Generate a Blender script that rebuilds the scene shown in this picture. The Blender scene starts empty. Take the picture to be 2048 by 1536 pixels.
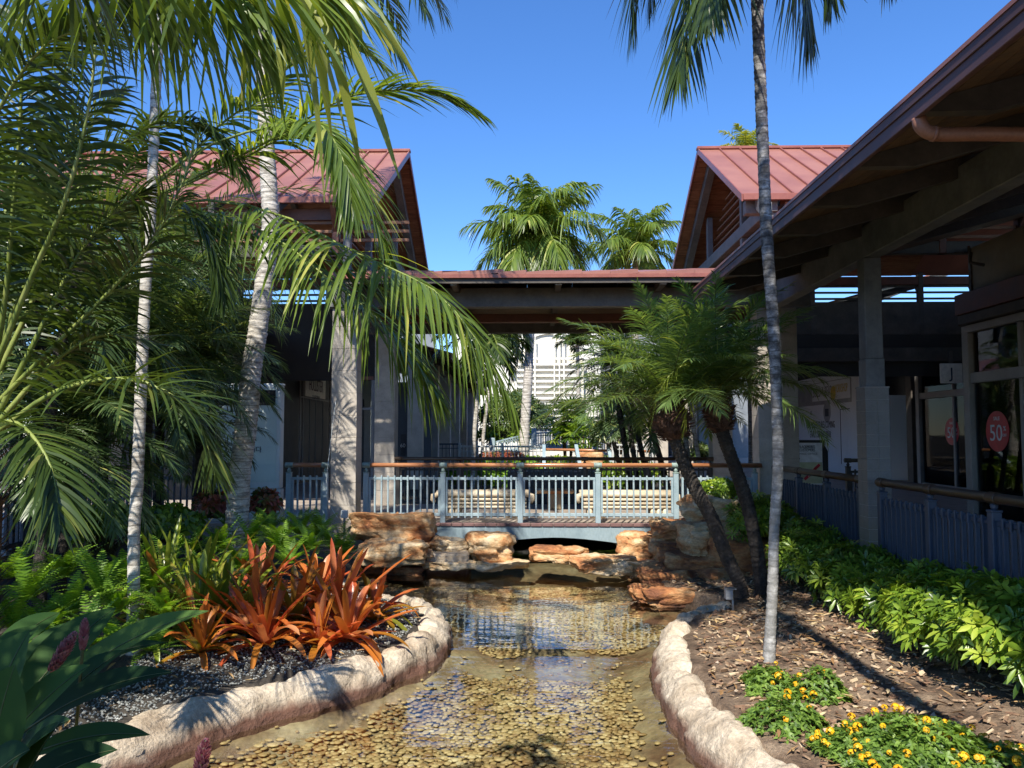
import bpy, math, random
import numpy as np
from mathutils import Vector, Matrix, noise as mn

rng = np.random.default_rng(7)
random.seed(7)
SC = bpy.context.scene
COL = SC.collection

# ---------------------------------------------------------------- camera
F = 1640.0
cam_d = bpy.data.cameras.new('camera')
cam_d.sensor_width = 36.0
cam_d.lens = F / 2048 * 36.0
cam_d.clip_end = 3000
cam_d.clip_start = 0.05
cam = bpy.data.objects.new('camera', cam_d)
COL.objects.link(cam)
EYE = Vector((0, 0, 1.65))
cam.location = EYE
cam.rotation_euler = (math.radians(90 + 3.49), 0, math.radians(1.397))
SC.camera = cam
CR = cam.rotation_euler.to_matrix()


def at(px, py, Y):
    """point of the place seen at photo pixel (px, py), Y metres up the canal"""
    d = CR @ Vector(((px - 1024) / F, (768 - py) / F, -1))
    return EYE + d * (Y / d.y)


def gz(px, py, z):
    d = CR @ Vector(((px - 1024) / F, (768 - py) / F, -1))
    return EYE + d * ((z - EYE.z) / d.z)


# ---------------------------------------------------------------- light
SUN_EL = math.radians(49.5)
w = bpy.data.worlds.new("World")
SC.world = w
w.use_nodes = True
nt = w.node_tree
nt.nodes.clear()
sky = nt.nodes.new('ShaderNodeTexSky')
sky.sky_type = 'NISHITA'
sky.sun_disc = False
sky.sun_elevation = SUN_EL
sky.sun_rotation = math.radians(193.9)
sky.air_density = 1.0
sky.dust_density = 0.0
sky.ozone_density = 8.0
hs = nt.nodes.new('ShaderNodeHueSaturation')
hs.inputs['Saturation'].default_value = 1.13
hs.inputs['Hue'].default_value = 0.506
bg = nt.nodes.new('ShaderNodeBackground')
bg.inputs['Strength'].default_value = 0.14
wo = nt.nodes.new('ShaderNodeOutputWorld')
nt.links.new(sky.outputs[0], hs.inputs['Color'])
nt.links.new(hs.outputs[0], bg.inputs[0])
nt.links.new(bg.outputs[0], wo.inputs[0])
sd = bpy.data.lights.new('sun', 'SUN')
sd.energy = 4.9
sd.angle = math.radians(0.53)
sd.color = (1.0, 0.94, 0.83)
sun = bpy.data.objects.new('sun', sd)
COL.objects.link(sun)
LD = Vector((0.24 * math.cos(SUN_EL), 0.971 * math.cos(SUN_EL), -math.sin(SUN_EL)))
sun.rotation_euler = LD.to_track_quat('-Z', 'Y').to_euler()
sun.location = (-3, -10, 20)
SC.view_settings.view_transform = 'Standard'
SC.view_settings.look = 'None'
SC.view_settings.gamma = 1
SC.view_settings.exposure = 0.72
SC.view_settings.use_curve_mapping = False
try:
    SC.cycles.max_bounces = 7
    SC.cycles.transparent_max_bounces = 12
    SC.cycles.sample_clamp_indirect = 6
    SC.cycles.caustics_reflective = False
    SC.cycles.caustics_refractive = False
except Exception:
    pass


# ---------------------------------------------------------------- materials
def nmat(name):
    m = bpy.data.materials.new(name)
    m.use_nodes = True
    m.node_tree.nodes.clear()
    return m, m.node_tree.nodes, m.node_tree.links


def ramp(N, cols, pos=None):
    r = N.new('ShaderNodeValToRGB')
    e = r.color_ramp.elements
    n = len(cols)
    pos = pos or [i / (n - 1) for i in range(n)]
    while len(e) < n:
        e.new(0.5)
    for i, (c, p) in enumerate(zip(cols, pos)):
        e[i].position = p
        e[i].color = (*c, 1) if len(c) == 3 else c
    return r


def surf(name, cols, rough=0.6, scale=3.0, stretch=(1, 1, 1), bump=0.2, bscale=40, metal=0.0,
         spec=0.5, fine=0.25, pos=None, coat=0.0, detail=6, stain_or_sun=None, bdist=0.01, rings=None):
    """weathered opaque surface: colours laid out by world-space noise, fine relief by bump"""
    m, N, L = nmat(name)
    g = N.new('ShaderNodeNewGeometry')
    mp = N.new('ShaderNodeMapping')
    mp.inputs['Scale'].default_value = stretch
    L.new(g.outputs['Position'], mp.inputs[0])
    n1 = N.new('ShaderNodeTexNoise')
    n1.inputs['Scale'].default_value = scale
    n1.inputs['Detail'].default_value = detail
    n1.inputs['Roughness'].default_value = 0.6
    L.new(mp.outputs[0], n1.inputs['Vector'])
    at_ = N.new('ShaderNodeAttribute')
    at_.attribute_name = 'var'
    oi = N.new('ShaderNodeObjectInfo')
    # noise spread to the ramp, nudged by the piece's own variation
    mr = N.new('ShaderNodeMapRange')
    mr.inputs['From Min'].default_value = 0.3
    mr.inputs['From Max'].default_value = 0.7
    L.new(n1.outputs[0], mr.inputs[0])
    ad = N.new('ShaderNodeMath'); ad.operation = 'MULTIPLY_ADD'
    ad.inputs[1].default_value = 0.5; 
    L.new(at_.outputs['Fac'], ad.inputs[0]); L.new(mr.outputs[0], ad.inputs[2])
    ad2 = N.new('ShaderNodeMath'); ad2.operation = 'MULTIPLY_ADD'
    ad2.inputs[1].default_value = 0.22
    L.new(oi.outputs['Random'], ad2.inputs[0]); L.new(ad.outputs[0], ad2.inputs[2])
    sb = N.new('ShaderNodeMath'); sb.operation = 'SUBTRACT'; sb.inputs[1].default_value = 0.11
    sb.use_clamp = True
    L.new(ad2.outputs[0], sb.inputs[0])
    cr = ramp(N, cols, pos)
    L.new(sb.outputs[0], cr.inputs[0])
    n2 = N.new('ShaderNodeTexNoise')
    n2.inputs['Scale'].default_value = bscale
    n2.inputs['Detail'].default_value = 5
    n2.inputs['Roughness'].default_value = 0.65
    L.new(mp.outputs[0], n2.inputs['Vector'])
    mx = N.new('ShaderNodeMix'); mx.data_type = 'RGBA'; mx.blend_type = 'MULTIPLY'
    mx.inputs[0].default_value = fine
    gr = ramp(N, [(0.45,) * 3, (1.25,) * 3], [0.35, 0.65])
    L.new(n2.outputs[0], gr.inputs[0])
    L.new(cr.outputs[0], mx.inputs[6]); L.new(gr.outputs[0], mx.inputs[7])
    col = mx.outputs[2]
    p = N.new('ShaderNodeBsdfPrincipled')
    p.inputs['Roughness'].default_value = rough
    p.inputs['Metallic'].default_value = metal
    p.inputs['Specular IOR Level'].default_value = spec
    p.inputs['Coat Weight'].default_value = coat
    rr = N.new('ShaderNodeMapRange')
    rr.inputs['To Min'].default_value = max(0.02, rough - 0.12)
    rr.inputs['To Max'].default_value = min(1, rough + 0.12)
    L.new(n1.outputs[0], rr.inputs[0]); L.new(rr.outputs[0], p.inputs['Roughness'])
    if rings:     # dark leaf-scar rings up a palm trunk: (rings per metre, depth)
        sz = N.new('ShaderNodeSeparateXYZ'); L.new(g.outputs['Position'], sz.inputs[0])
        wz = N.new('ShaderNodeMath'); wz.operation = 'MULTIPLY_ADD'; wz.inputs[1].default_value = 0.07
        L.new(n1.outputs[0], wz.inputs[0]); L.new(sz.outputs[2], wz.inputs[2])
        fz_ = N.new('ShaderNodeMath'); fz_.operation = 'MULTIPLY'; fz_.inputs[1].default_value = rings[0]
        L.new(wz.outputs[0], fz_.inputs[0])
        fr_ = N.new('ShaderNodeMath'); fr_.operation = 'FRACT'; L.new(fz_.outputs[0], fr_.inputs[0])
        rc = ramp(N, [(1 - rings[1],) * 3, (1,) * 3, (1,) * 3, (1.12,) * 3], [0.05, 0.26, 0.8, 0.98])
        L.new(fr_.outputs[0], rc.inputs[0])
        m3 = N.new('ShaderNodeMix'); m3.data_type = 'RGBA'; m3.blend_type = 'MULTIPLY'; m3.inputs[0].default_value = 1
        L.new(col, m3.inputs[6]); L.new(rc.outputs[0], m3.inputs[7]); col = m3.outputs[2]
    if stain_or_sun:      # band by height: (z0, z1, colour, amount)
        z0, z1, dc, amt = stain_or_sun
        sx = N.new('ShaderNodeSeparateXYZ'); L.new(g.outputs['Position'], sx.inputs[0])
        zz = N.new('ShaderNodeMath'); zz.operation = 'MULTIPLY_ADD'; zz.inputs[1].default_value = 0.16
        L.new(n1.outputs[0], zz.inputs[0]); L.new(sx.outputs[2], zz.inputs[2])
        zr = N.new('ShaderNodeMapRange')
        zr.inputs['From Min'].default_value = z0 + 0.08; zr.inputs['From Max'].default_value = z1 + 0.08
        zr.inputs['To Min'].default_value = amt; zr.inputs['To Max'].default_value = 0
        L.new(zz.outputs[0], zr.inputs[0])
        m2 = N.new('ShaderNodeMix'); m2.data_type = 'RGBA'
        L.new(zr.outputs[0], m2.inputs[0]); L.new(col, m2.inputs[6]); m2.inputs[7].default_value = (*dc, 1)
        col = m2.outputs[2]
    L.new(col, p.inputs['Base Color'])
    if bump:
        b = N.new('ShaderNodeBump'); b.inputs['Strength'].default_value = bump
        b.inputs['Distance'].default_value = bdist
        L.new(n2.outputs[0], b.inputs['Height']); L.new(b.outputs[0], p.inputs['Normal'])
    o = N.new('ShaderNodeOutputMaterial'); L.new(p.outputs[0], o.inputs[0])
    return m


def leafm(name, cols, rough=0.42, trans=0.3, tcol=None, spec=0.5, pos=None):
    """leaf blade: each blade's own 'var' picks its green; light shines through"""
    m, N, L = nmat(name)
    a = N.new('ShaderNodeAttribute'); a.attribute_name = 'var'
    g = N.new('ShaderNodeNewGeometry')
    n1 = N.new('ShaderNodeTexNoise'); n1.inputs['Scale'].default_value = 2.2; n1.inputs['Detail'].default_value = 4
    L.new(g.outputs['Position'], n1.inputs['Vector'])
    ad = N.new('ShaderNodeMath'); ad.operation = 'MULTIPLY_ADD'; ad.inputs[1].default_value = 0.7
    L.new(n1.outputs[0], ad.inputs[0]); L.new(a.outputs['Fac'], ad.inputs[2])
    s = N.new('ShaderNodeMath'); s.operation = 'SUBTRACT'; s.inputs[1].default_value = 0.35; s.use_clamp = True
    L.new(ad.outputs[0], s.inputs[0])
    cr = ramp(N, cols, pos); L.new(s.outputs[0], cr.inputs[0])
    p = N.new('ShaderNodeBsdfPrincipled'); p.inputs['Roughness'].default_value = rough
    p.inputs['Specular IOR Level'].default_value = spec
    L.new(cr.outputs[0], p.inputs['Base Color'])
    t = N.new('ShaderNodeBsdfTranslucent')
    br = N.new('ShaderNodeMix'); br.data_type = 'RGBA'; br.blend_type = 'MULTIPLY'; br.inputs[0].default_value = 1
    L.new(cr.outputs[0], br.inputs[6]); br.inputs[7].default_value = (*(tcol or (2.4, 2.2, 0.9)), 1)
    L.new(br.outputs[2], t.inputs[0])
    mx = N.new('ShaderNodeMixShader'); mx.inputs[0].default_value = trans
    L.new(p.outputs[0], mx.inputs[1]); L.new(t.outputs[0], mx.inputs[2])
    o = N.new('ShaderNodeOutputMaterial'); L.new(mx.outputs[0], o.inputs[0])
    return m


def flat(name, c, rough=0.5, metal=0, emit=0):
    m, N, L = nmat(name)
    g = N.new('ShaderNodeNewGeometry')
    n1 = N.new('ShaderNodeTexNoise'); n1.inputs['Scale'].default_value = 9; n1.inputs['Detail'].default_value = 5
    L.new(g.outputs['Position'], n1.inputs['Vector'])
    cr = ramp(N, [tuple(x * 0.82 for x in c), tuple(min(1, x * 1.12) for x in c)], [0.3, 0.7])
    L.new(n1.outputs[0], cr.inputs[0])
    p = N.new('ShaderNodeBsdfPrincipled'); p.inputs['Roughness'].default_value = rough
    p.inputs['Metallic'].default_value = metal
    L.new(cr.outputs[0], p.inputs['Base Color'])
    if emit:
        L.new(cr.outputs[0], p.inputs['Emission Color']); p.inputs['Emission Strength'].default_value = emit
    o = N.new('ShaderNodeOutputMaterial'); L.new(p.outputs[0], o.inputs[0])
    return m


def glassm(name, tint=(0.75, 0.82, 0.85), ior=1.42, rough=0.02):
    m, N, L = nmat(name)
    f = N.new('ShaderNodeFresnel'); f.inputs[0].default_value = ior
    t = N.new('ShaderNodeBsdfTransparent'); t.inputs[0].default_value = (*tint, 1)
    g = N.new('ShaderNodeBsdfGlossy'); g.inputs['Roughness'].default_value = rough
    mx = N.new('ShaderNodeMixShader')
    L.new(f.outputs[0], mx.inputs[0]); L.new(t.outputs[0], mx.inputs[1]); L.new(g.outputs[0], mx.inputs[2])
    o = N.new('ShaderNodeOutputMaterial'); L.new(mx.outputs[0], o.inputs[0])
    return m


def waterm():
    m, N, L = nmat('pond_water')
    g = N.new('ShaderNodeNewGeometry')
    mp = N.new('ShaderNodeMapping'); mp.inputs['Scale'].default_value = (1.0, 1.9, 1)
    L.new(g.outputs['Position'], mp.inputs[0])
    n1 = N.new('ShaderNodeTexNoise'); n1.inputs['Scale'].default_value = 2.6; n1.inputs['Detail'].default_value = 3
    L.new(mp.outputs[0], n1.inputs['Vector'])
    b = N.new('ShaderNodeBump'); b.inputs['Strength'].default_value = 0.16; b.inputs['Distance'].default_value = 0.03
    L.new(n1.outputs[0], b.inputs['Height'])
    f = N.new('ShaderNodeFresnel'); f.inputs[0].default_value = 1.33
    L.new(b.outputs[0], f.inputs['Normal'])
    fb = N.new('ShaderNodeMath'); fb.operation = 'MULTIPLY_ADD'
    fb.inputs[1].default_value = 1.35; fb.inputs[2].default_value = 0.02; fb.use_clamp = True
    L.new(f.outputs[0], fb.inputs[0])
    t = N.new('ShaderNodeBsdfTransparent'); t.inputs[0].default_value = (0.94, 0.97, 0.91, 1)
    gl = N.new('ShaderNodeBsdfGlossy'); gl.inputs['Roughness'].default_value = 0.015
    L.new(b.outputs[0], gl.inputs['Normal'])
    mx = N.new('ShaderNodeMixShader')
    L.new(fb.outputs[0], mx.inputs[0]); L.new(t.outputs[0], mx.inputs[1]); L.new(gl.outputs[0], mx.inputs[2])
    o = N.new('ShaderNodeOutputMaterial'); L.new(mx.outputs[0], o.inputs[0])
    return m


M = {}
M['timber_grey'] = surf('grey_stained_timber', [(0.09, 0.095, 0.10), (0.14, 0.145, 0.15), (0.19, 0.185, 0.18)], 0.7, 2.5, (1, 1, 1), 0.35, 18)
M['timber_dark'] = surf('dark_stained_timber', [(0.04, 0.034, 0.03), (0.07, 0.058, 0.048), (0.10, 0.085, 0.07)], 0.65, 2.5, (1, 1, 1), 0.35, 18)
M['timber_red'] = surf('red_brown_timber', [(0.10, 0.035, 0.022), (0.17, 0.06, 0.036)], 0.55, 2.5, (1, 1, 1), 0.3, 18)
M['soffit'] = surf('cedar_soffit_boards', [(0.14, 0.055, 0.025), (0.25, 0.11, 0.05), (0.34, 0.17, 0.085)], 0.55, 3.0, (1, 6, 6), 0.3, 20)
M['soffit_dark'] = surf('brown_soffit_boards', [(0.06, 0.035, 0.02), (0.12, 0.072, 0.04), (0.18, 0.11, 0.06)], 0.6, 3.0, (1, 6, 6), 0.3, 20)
M['roof'] = surf('terracotta_red_metal_roof', [(0.24, 0.095, 0.067), (0.29, 0.12, 0.087), (0.33, 0.145, 0.105)], 0.42, 0.8, bump=0.05, bscale=5, fine=0.1, spec=0.6)
M['roof_edge'] = surf('copper_red_roof_edge', [(0.22, 0.07, 0.05), (0.31, 0.11, 0.075)], 0.35, 4, bump=0.05, fine=0.15)
M['fascia'] = surf('plum_brown_fascia', [(0.07, 0.034, 0.032), (0.105, 0.05, 0.045)], 0.5, 3, bump=0.05, bscale=15, fine=0.15)
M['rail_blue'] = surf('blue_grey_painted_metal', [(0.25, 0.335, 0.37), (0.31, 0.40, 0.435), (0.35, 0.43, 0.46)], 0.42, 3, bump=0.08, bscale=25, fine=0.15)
M['rail_blue_dark'] = surf('shade_darkened_blue_metal', [(0.035, 0.05, 0.08), (0.05, 0.07, 0.105)], 0.5, 3, bump=0.1, bscale=25, fine=0.2)  # rail blue darkened, roof shade put into the colour
M['rail_black'] = surf('shade_darkened_rail_paint', [(0.03, 0.03, 0.032), (0.05, 0.045, 0.042)], 0.5, 3, bump=0.1)  # rail colour darkened to carry the shade under the bridge roof
M['collar'] = surf('green_patina_bronze_collar', [(0.14, 0.17, 0.15), (0.24, 0.32, 0.29), (0.30, 0.40, 0.36)], 0.5, 22, bump=0.2, bscale=60)
M['wood_rail'] = surf('varnished_wood_handrail', [(0.26, 0.095, 0.04), (0.40, 0.17, 0.075), (0.5, 0.25, 0.12)], 0.3, 3, (0.6, 8, 8), 0.1, 12, spec=0.6)
M['wood_rail_dark'] = surf('shade_darkened_brown_handrail', [(0.05, 0.028, 0.014), (0.09, 0.05, 0.024)], 0.4, 3, (8, 0.6, 8), 0.15, 12)  # handrail wood with the shade of the roofs put into its colour
M['stone'] = surf('pale_limestone_cladding', [(0.36, 0.32, 0.27), (0.46, 0.41, 0.35), (0.54, 0.49, 0.42)], 0.75, 3, bump=0.18, bscale=35, fine=0.2, stain_or_sun=(-0.5, 0.35, (0.33, 0.2, 0.08), 0.5))
M['tile'] = surf('grey_beige_tile', [(0.17, 0.165, 0.16), (0.23, 0.22, 0.21)], 0.6, 6, bump=0.25, bscale=70, fine=0.3, stain_or_sun=(-0.2, 0.75, (0.38, 0.24, 0.06), 0.6))
M['grout'] = surf('pale_grout', [(0.42, 0.40, 0.36), (0.5, 0.48, 0.43)], 0.9, 9)
M['bench'] = surf('cream_cast_stone_bench', [(0.50, 0.40, 0.27), (0.62, 0.52, 0.37), (0.68, 0.59, 0.44)], 0.6, 4, bump=0.2, bscale=50)
M['concrete'] = surf('blue_grey_painted_concrete', [(0.20, 0.27, 0.30), (0.27, 0.35, 0.38), (0.31, 0.39, 0.42)], 0.7, 2, (1, 1, 0.4), 0.2, 30)
M['paving'] = surf('beige_paving', [(0.26, 0.21, 0.17), (0.36, 0.30, 0.245), (0.42, 0.36, 0.3)], 0.75, 2, bump=0.15, bscale=40)
M['paver_red'] = surf('plum_brick_edging', [(0.14, 0.075, 0.07), (0.22, 0.12, 0.11)], 0.75, 6, bump=0.2, bscale=50)
M['kerb'] = surf('rough_cast_rock_kerb', [(0.28, 0.20, 0.13), (0.48, 0.385, 0.275), (0.60, 0.50, 0.375), (0.68, 0.585, 0.455)], 0.85, 2.3, bump=0.9, bscale=26, fine=0.5, detail=9, bdist=0.03, stain_or_sun=(-0.675, -0.595, (0.11, 0.04, 0.022), 0.92))
M['pond_floor'] = surf('pond_floor', [(0.13, 0.07, 0.035), (0.27, 0.20, 0.11), (0.42, 0.36, 0.23)], 0.8, 1.5, bump=0.6, bscale=16, fine=0.6, detail=9)
M['soil'] = surf('dark_soil_and_gravel', [(0.035, 0.028, 0.02), (0.07, 0.058, 0.045), (0.12, 0.105, 0.085)], 0.95, 2, bump=1.0, bscale=30, fine=0.7, detail=9, bdist=0.03)
M['mulch_base'] = surf('mulch_bed', [(0.055, 0.034, 0.02), (0.14, 0.09, 0.055), (0.25, 0.175, 0.115), (0.36, 0.27, 0.18)], 0.95, 3, bump=1.0, bscale=34, fine=0.85, detail=9, bdist=0.03)
M['chip'] = surf('bark_chip', [(0.075, 0.04, 0.022), (0.18, 0.10, 0.06), (0.31, 0.20, 0.12), (0.52, 0.40, 0.26)], 0.9, 6, bump=0.3, bscale=50)
M['gravel'] = surf('grey_gravel', [(0.12, 0.125, 0.115), (0.24, 0.245, 0.225), (0.40, 0.40, 0.37)], 0.85, 10, bump=0.3, bscale=80)
M['rock'] = surf('orange_sandstone', [(0.19, 0.07, 0.03), (0.42, 0.17, 0.06), (0.54, 0.29, 0.125), (0.64, 0.45, 0.25), (0.70, 0.56, 0.37)], 0.8, 1.9, (1, 1, 2.2), 0.8, 20, fine=0.55, detail=10, bdist=0.03, pos=[0.05, 0.3, 0.5, 0.72, 0.95], stain_or_sun=(-0.74, -0.62, (0.07, 0.04, 0.025), 0.85))
M['pebble'] = surf('tan_river_pebble', [(0.25, 0.15, 0.06), (0.40, 0.285, 0.13), (0.50, 0.375, 0.185), (0.60, 0.50, 0.30)], 0.5, 4, bump=0.15, bscale=60, fine=0.2, pos=[0.1, 0.45, 0.75, 1])
M['trunk_pale'] = surf('pale_palm_bark', [(0.16, 0.14, 0.115), (0.37, 0.335, 0.285), (0.54, 0.50, 0.44), (0.66, 0.62, 0.56)], 0.85, 5, (1, 1, 3.5), 0.6, 28, fine=0.65, detail=9, pos=[0, 0.3, 0.55, 0.9], rings=(11, .5))
M['trunk_grey'] = surf('grey_lichen_palm_bark', [(0.055, 0.052, 0.05), (0.15, 0.145, 0.14), (0.32, 0.31, 0.295), (0.56, 0.55, 0.52)], 0.85, 6, (1, 1, 1.2), 0.6, 34, fine=0.8, detail=10, pos=[0.1, 0.35, 0.6, 0.9])
M['trunk_slim'] = surf('grey_ringed_palm_bark_sunlit_foot', [(0.05, 0.047, 0.045), (0.13, 0.125, 0.12), (0.27, 0.26, 0.25), (0.48, 0.47, 0.45)], 0.85, 7, (1, 1, 1.4), 0.6, 38, fine=0.85, detail=10, pos=[0.1, 0.38, 0.62, 0.92], stain_or_sun=(0.6, 2.3, (0.50, 0.49, 0.45), 0.3), rings=(13, .6))  # paler lower trunk is sunlight painted into the bark
M['trunk_dark'] = surf('dark_rough_palm_bark', [(0.018, 0.014, 0.012), (0.042, 0.034, 0.028), (0.10, 0.08, 0.065)], 0.9, 9, bump=1.0, bscale=30, fine=0.9, bdist=0.03)
M['fibre'] = surf('red_brown_palm_fibre', [(0.035, 0.018, 0.012), (0.085, 0.042, 0.028), (0.17, 0.088, 0.058)], 0.85, 12, bump=0.4, bscale=50)
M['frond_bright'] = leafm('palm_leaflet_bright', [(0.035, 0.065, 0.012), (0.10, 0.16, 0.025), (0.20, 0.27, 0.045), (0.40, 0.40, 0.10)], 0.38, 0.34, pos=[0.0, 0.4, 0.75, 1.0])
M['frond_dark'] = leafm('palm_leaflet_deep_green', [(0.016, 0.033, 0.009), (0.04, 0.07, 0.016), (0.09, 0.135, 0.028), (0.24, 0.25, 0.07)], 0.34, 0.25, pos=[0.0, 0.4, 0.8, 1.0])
M['frond_blue'] = leafm('date_palm_leaflet', [(0.032, 0.06, 0.022), (0.07, 0.12, 0.042), (0.14, 0.20, 0.065), (0.36, 0.36, 0.11)], 0.36, 0.28, pos=[0.0, 0.4, 0.8, 1.0])
M['frond_pygmy'] = leafm('fine_date_palm_leaflet', [(0.045, 0.08, 0.025), (0.10, 0.165, 0.05), (0.18, 0.26, 0.075), (0.40, 0.40, 0.12)], 0.34, 0.36, pos=[0.0, 0.4, 0.8, 1.0])
M['frond_yellow'] = leafm('palm_leaflet_yellow_green', [(0.10, 0.14, 0.02), (0.22, 0.27, 0.04), (0.36, 0.38, 0.07), (0.5, 0.46, 0.12)], 0.4, 0.42, tcol=(1.6, 1.5, 0.7))
M['rachis'] = surf('green_frond_stalk', [(0.10, 0.14, 0.025), (0.2, 0.25, 0.05), (0.30, 0.32, 0.09)], 0.5, 6, bump=0.1)
M['rachis_dark'] = surf('dark_frond_stalk', [(0.05, 0.065, 0.02), (0.09, 0.11, 0.035)], 0.5, 6, bump=0.1)
M['fern'] = leafm('fern_leaf', [(0.05, 0.11, 0.012), (0.13, 0.25, 0.02), (0.22, 0.38, 0.03), (0.36, 0.5, 0.06)], 0.5, 0.35, tcol=(1.8, 1.8, 0.6))
M['schef'] = leafm('glossy_shrub_leaf', [(0.04, 0.085, 0.010), (0.11, 0.19, 0.018), (0.21, 0.32, 0.03), (0.40, 0.47, 0.055)], 0.33, 0.28, tcol=(1.7, 1.7, 0.6))
M['lantana'] = leafm('small_ground_cover_leaf', [(0.05, 0.10, 0.015), (0.12, 0.21, 0.03), (0.22, 0.33, 0.06)], 0.5, 0.3)
M['ginger'] = leafm('broad_dark_ginger_leaf', [(0.008, 0.026, 0.009), (0.018, 0.05, 0.014), (0.04, 0.09, 0.02), (0.075, 0.14, 0.03)], 0.62, 0.2, spec=.15)
M['ginger_flower'] = leafm('pink_ginger_bract', [(0.32, 0.09, 0.11), (0.44, 0.17, 0.18), (0.54, 0.3, 0.28)], 0.5, 0.3, tcol=(1.3, 1.0, 1.0))
M['brom'] = leafm('orange_bromeliad_leaf', [(0.20, 0.20, 0.02), (0.40, 0.15, 0.02), (0.54, 0.18, 0.035), (0.48, 0.09, 0.035), (0.62, 0.28, 0.12)], 0.27, 0.3, tcol=(1.4, 1.1, 0.8), pos=[0, 0.16, 0.45, 0.75, 1.0])
M['brom_green'] = leafm('green_bromeliad_leaf', [(0.12, 0.17, 0.02), (0.24, 0.30, 0.03), (0.33, 0.33, 0.05), (0.38, 0.12, 0.05)], 0.28, 0.3, tcol=(1.5, 1.5, 0.7), pos=[0, 0.5, 0.8, 1.0])
M['croton'] = leafm('red_and_green_croton_leaf', [(0.05, 0.07, 0.015), (0.10, 0.15, 0.03), (0.30, 0.07, 0.04), (0.5, 0.17, 0.12)], 0.35, 0.25, tcol=(1.5, 1.2, 0.8))
M['dry_leaf'] = leafm('dry_fallen_leaf', [(0.14, 0.07, 0.03), (0.30, 0.17, 0.07), (0.46, 0.32, 0.15), (0.55, 0.45, 0.28)], 0.8, 0.1)
M['stem'] = surf('plant_stem', [(0.07, 0.06, 0.03), (0.12, 0.11, 0.05)], 0.8, 8)
M['yellow_flower'] = leafm('yellow_orange_petal', [(0.78, 0.40, 0.01), (0.88, 0.60, 0.02)], 0.5, 0.3, tcol=(1.2, 1.1, 0.6))
M['red_flower'] = leafm('pink_red_petal', [(0.45, 0.03, 0.06), (0.6, 0.08, 0.12)], 0.5, 0.3, tcol=(1.2, 1, 1))
M['cream_wall'] = surf('cream_painted_wall', [(0.60, 0.56, 0.45), (0.70, 0.66, 0.55), (0.74, 0.70, 0.6)], 0.75, 1.2, bump=0.08, bscale=20, fine=0.12)
M['pale_metal'] = surf('pale_painted_metal', [(0.46, 0.47, 0.46), (0.56, 0.57, 0.55)], 0.5, 3)
M['white_wall'] = surf('white_painted_wall', [(0.72, 0.69, 0.60), (0.80, 0.78, 0.70)], 0.75, 0.6, bump=0.05, bscale=12, fine=0.08)
M['panel_cream'] = surf('cream_stucco_panel', [(0.22, 0.195, 0.145), (0.30, 0.27, 0.2)], 0.85, 3, bump=0.2, bscale=50)
M['frame'] = surf('cream_storefront_frame', [(0.26, 0.245, 0.235), (0.34, 0.325, 0.31)], 0.6, 3, bump=0.2, bscale=60, fine=0.25)
M['black'] = surf('black_painted_panel', [(0.005, 0.005, 0.006), (0.010, 0.010, 0.011)], 0.6, 3, bump=0.05)
M['grey_wall'] = surf('blue_grey_wall', [(0.16, 0.18, 0.20), (0.24, 0.26, 0.28)], 0.7, 2, bump=0.1)
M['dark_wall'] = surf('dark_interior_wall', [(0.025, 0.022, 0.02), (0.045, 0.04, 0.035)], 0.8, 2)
M['glass'] = glassm('shop_glass')
M['glass_dim'] = glassm('recessed_shop_glass', (0.7, 0.76, 0.8), 1.13)
M['box_white'] = surf('white_panel', [(0.60, 0.64, 0.63), (0.70, 0.73, 0.71)], 0.45, 2, bump=0.03, fine=0.08)
M['poster_pale'] = surf('pale_green_poster', [(0.50, 0.60, 0.58), (0.60, 0.68, 0.63)], 0.35, 1.2, bump=0.02, fine=0.05)
M['hoard'] = surf('white_hoarding_board', [(0.74, 0.78, 0.82), (0.80, 0.83, 0.86)], 0.6, 1.5, bump=0.06, fine=0.1)
M['hoard_grey'] = surf('grey_print_band', [(0.25, 0.26, 0.28), (0.4, 0.42, 0.43)], 0.6, 1.5, bump=0.03, fine=0.1)
M['ink'] = flat('dark_lettering', (0.03, 0.035, 0.05), 0.6)
M['ink_grey'] = flat('grey_lettering', (0.16, 0.17, 0.2), 0.6)
M['ink_maroon'] = flat('maroon_lettering', (0.08, 0.015, 0.015), 0.6)
M['sale_red'] = flat('red_sale_disc', (0.55, 0.02, 0.035), 0.5)
M['paper'] = flat('white_print', (0.72, 0.73, 0.75), 0.6)
M['sign_cream'] = flat('cream_sign_face', (0.78, 0.72, 0.6), 0.5)
M['gold'] = flat('yellow_print', (0.65, 0.48, 0.06), 0.6)
M['poster_blue'] = flat('blue_poster', (0.02, 0.10, 0.24), 0.5)
M['poster_lime'] = flat('pale_yellow_green_print', (0.45, 0.48, 0.3), 0.5)
M['lamp_glow'] = flat('warm_downlight', (1.0, 0.55, 0.25), 0.5, emit=18)
M['box_grey'] = surf('grey_painted_box', [(0.30, 0.30, 0.29), (0.4, 0.4, 0.385)], 0.5, 5)
M['pipe'] = surf('copper_brown_downpipe', [(0.20, 0.085, 0.055), (0.30, 0.14, 0.09)], 0.45, 5, bump=0.1)
M['steel'] = surf('galvanised_pipe', [(0.3, 0.3, 0.3), (0.4, 0.4, 0.4)], 0.4, 5, metal=0.6)
M['water'] = waterm()


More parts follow.
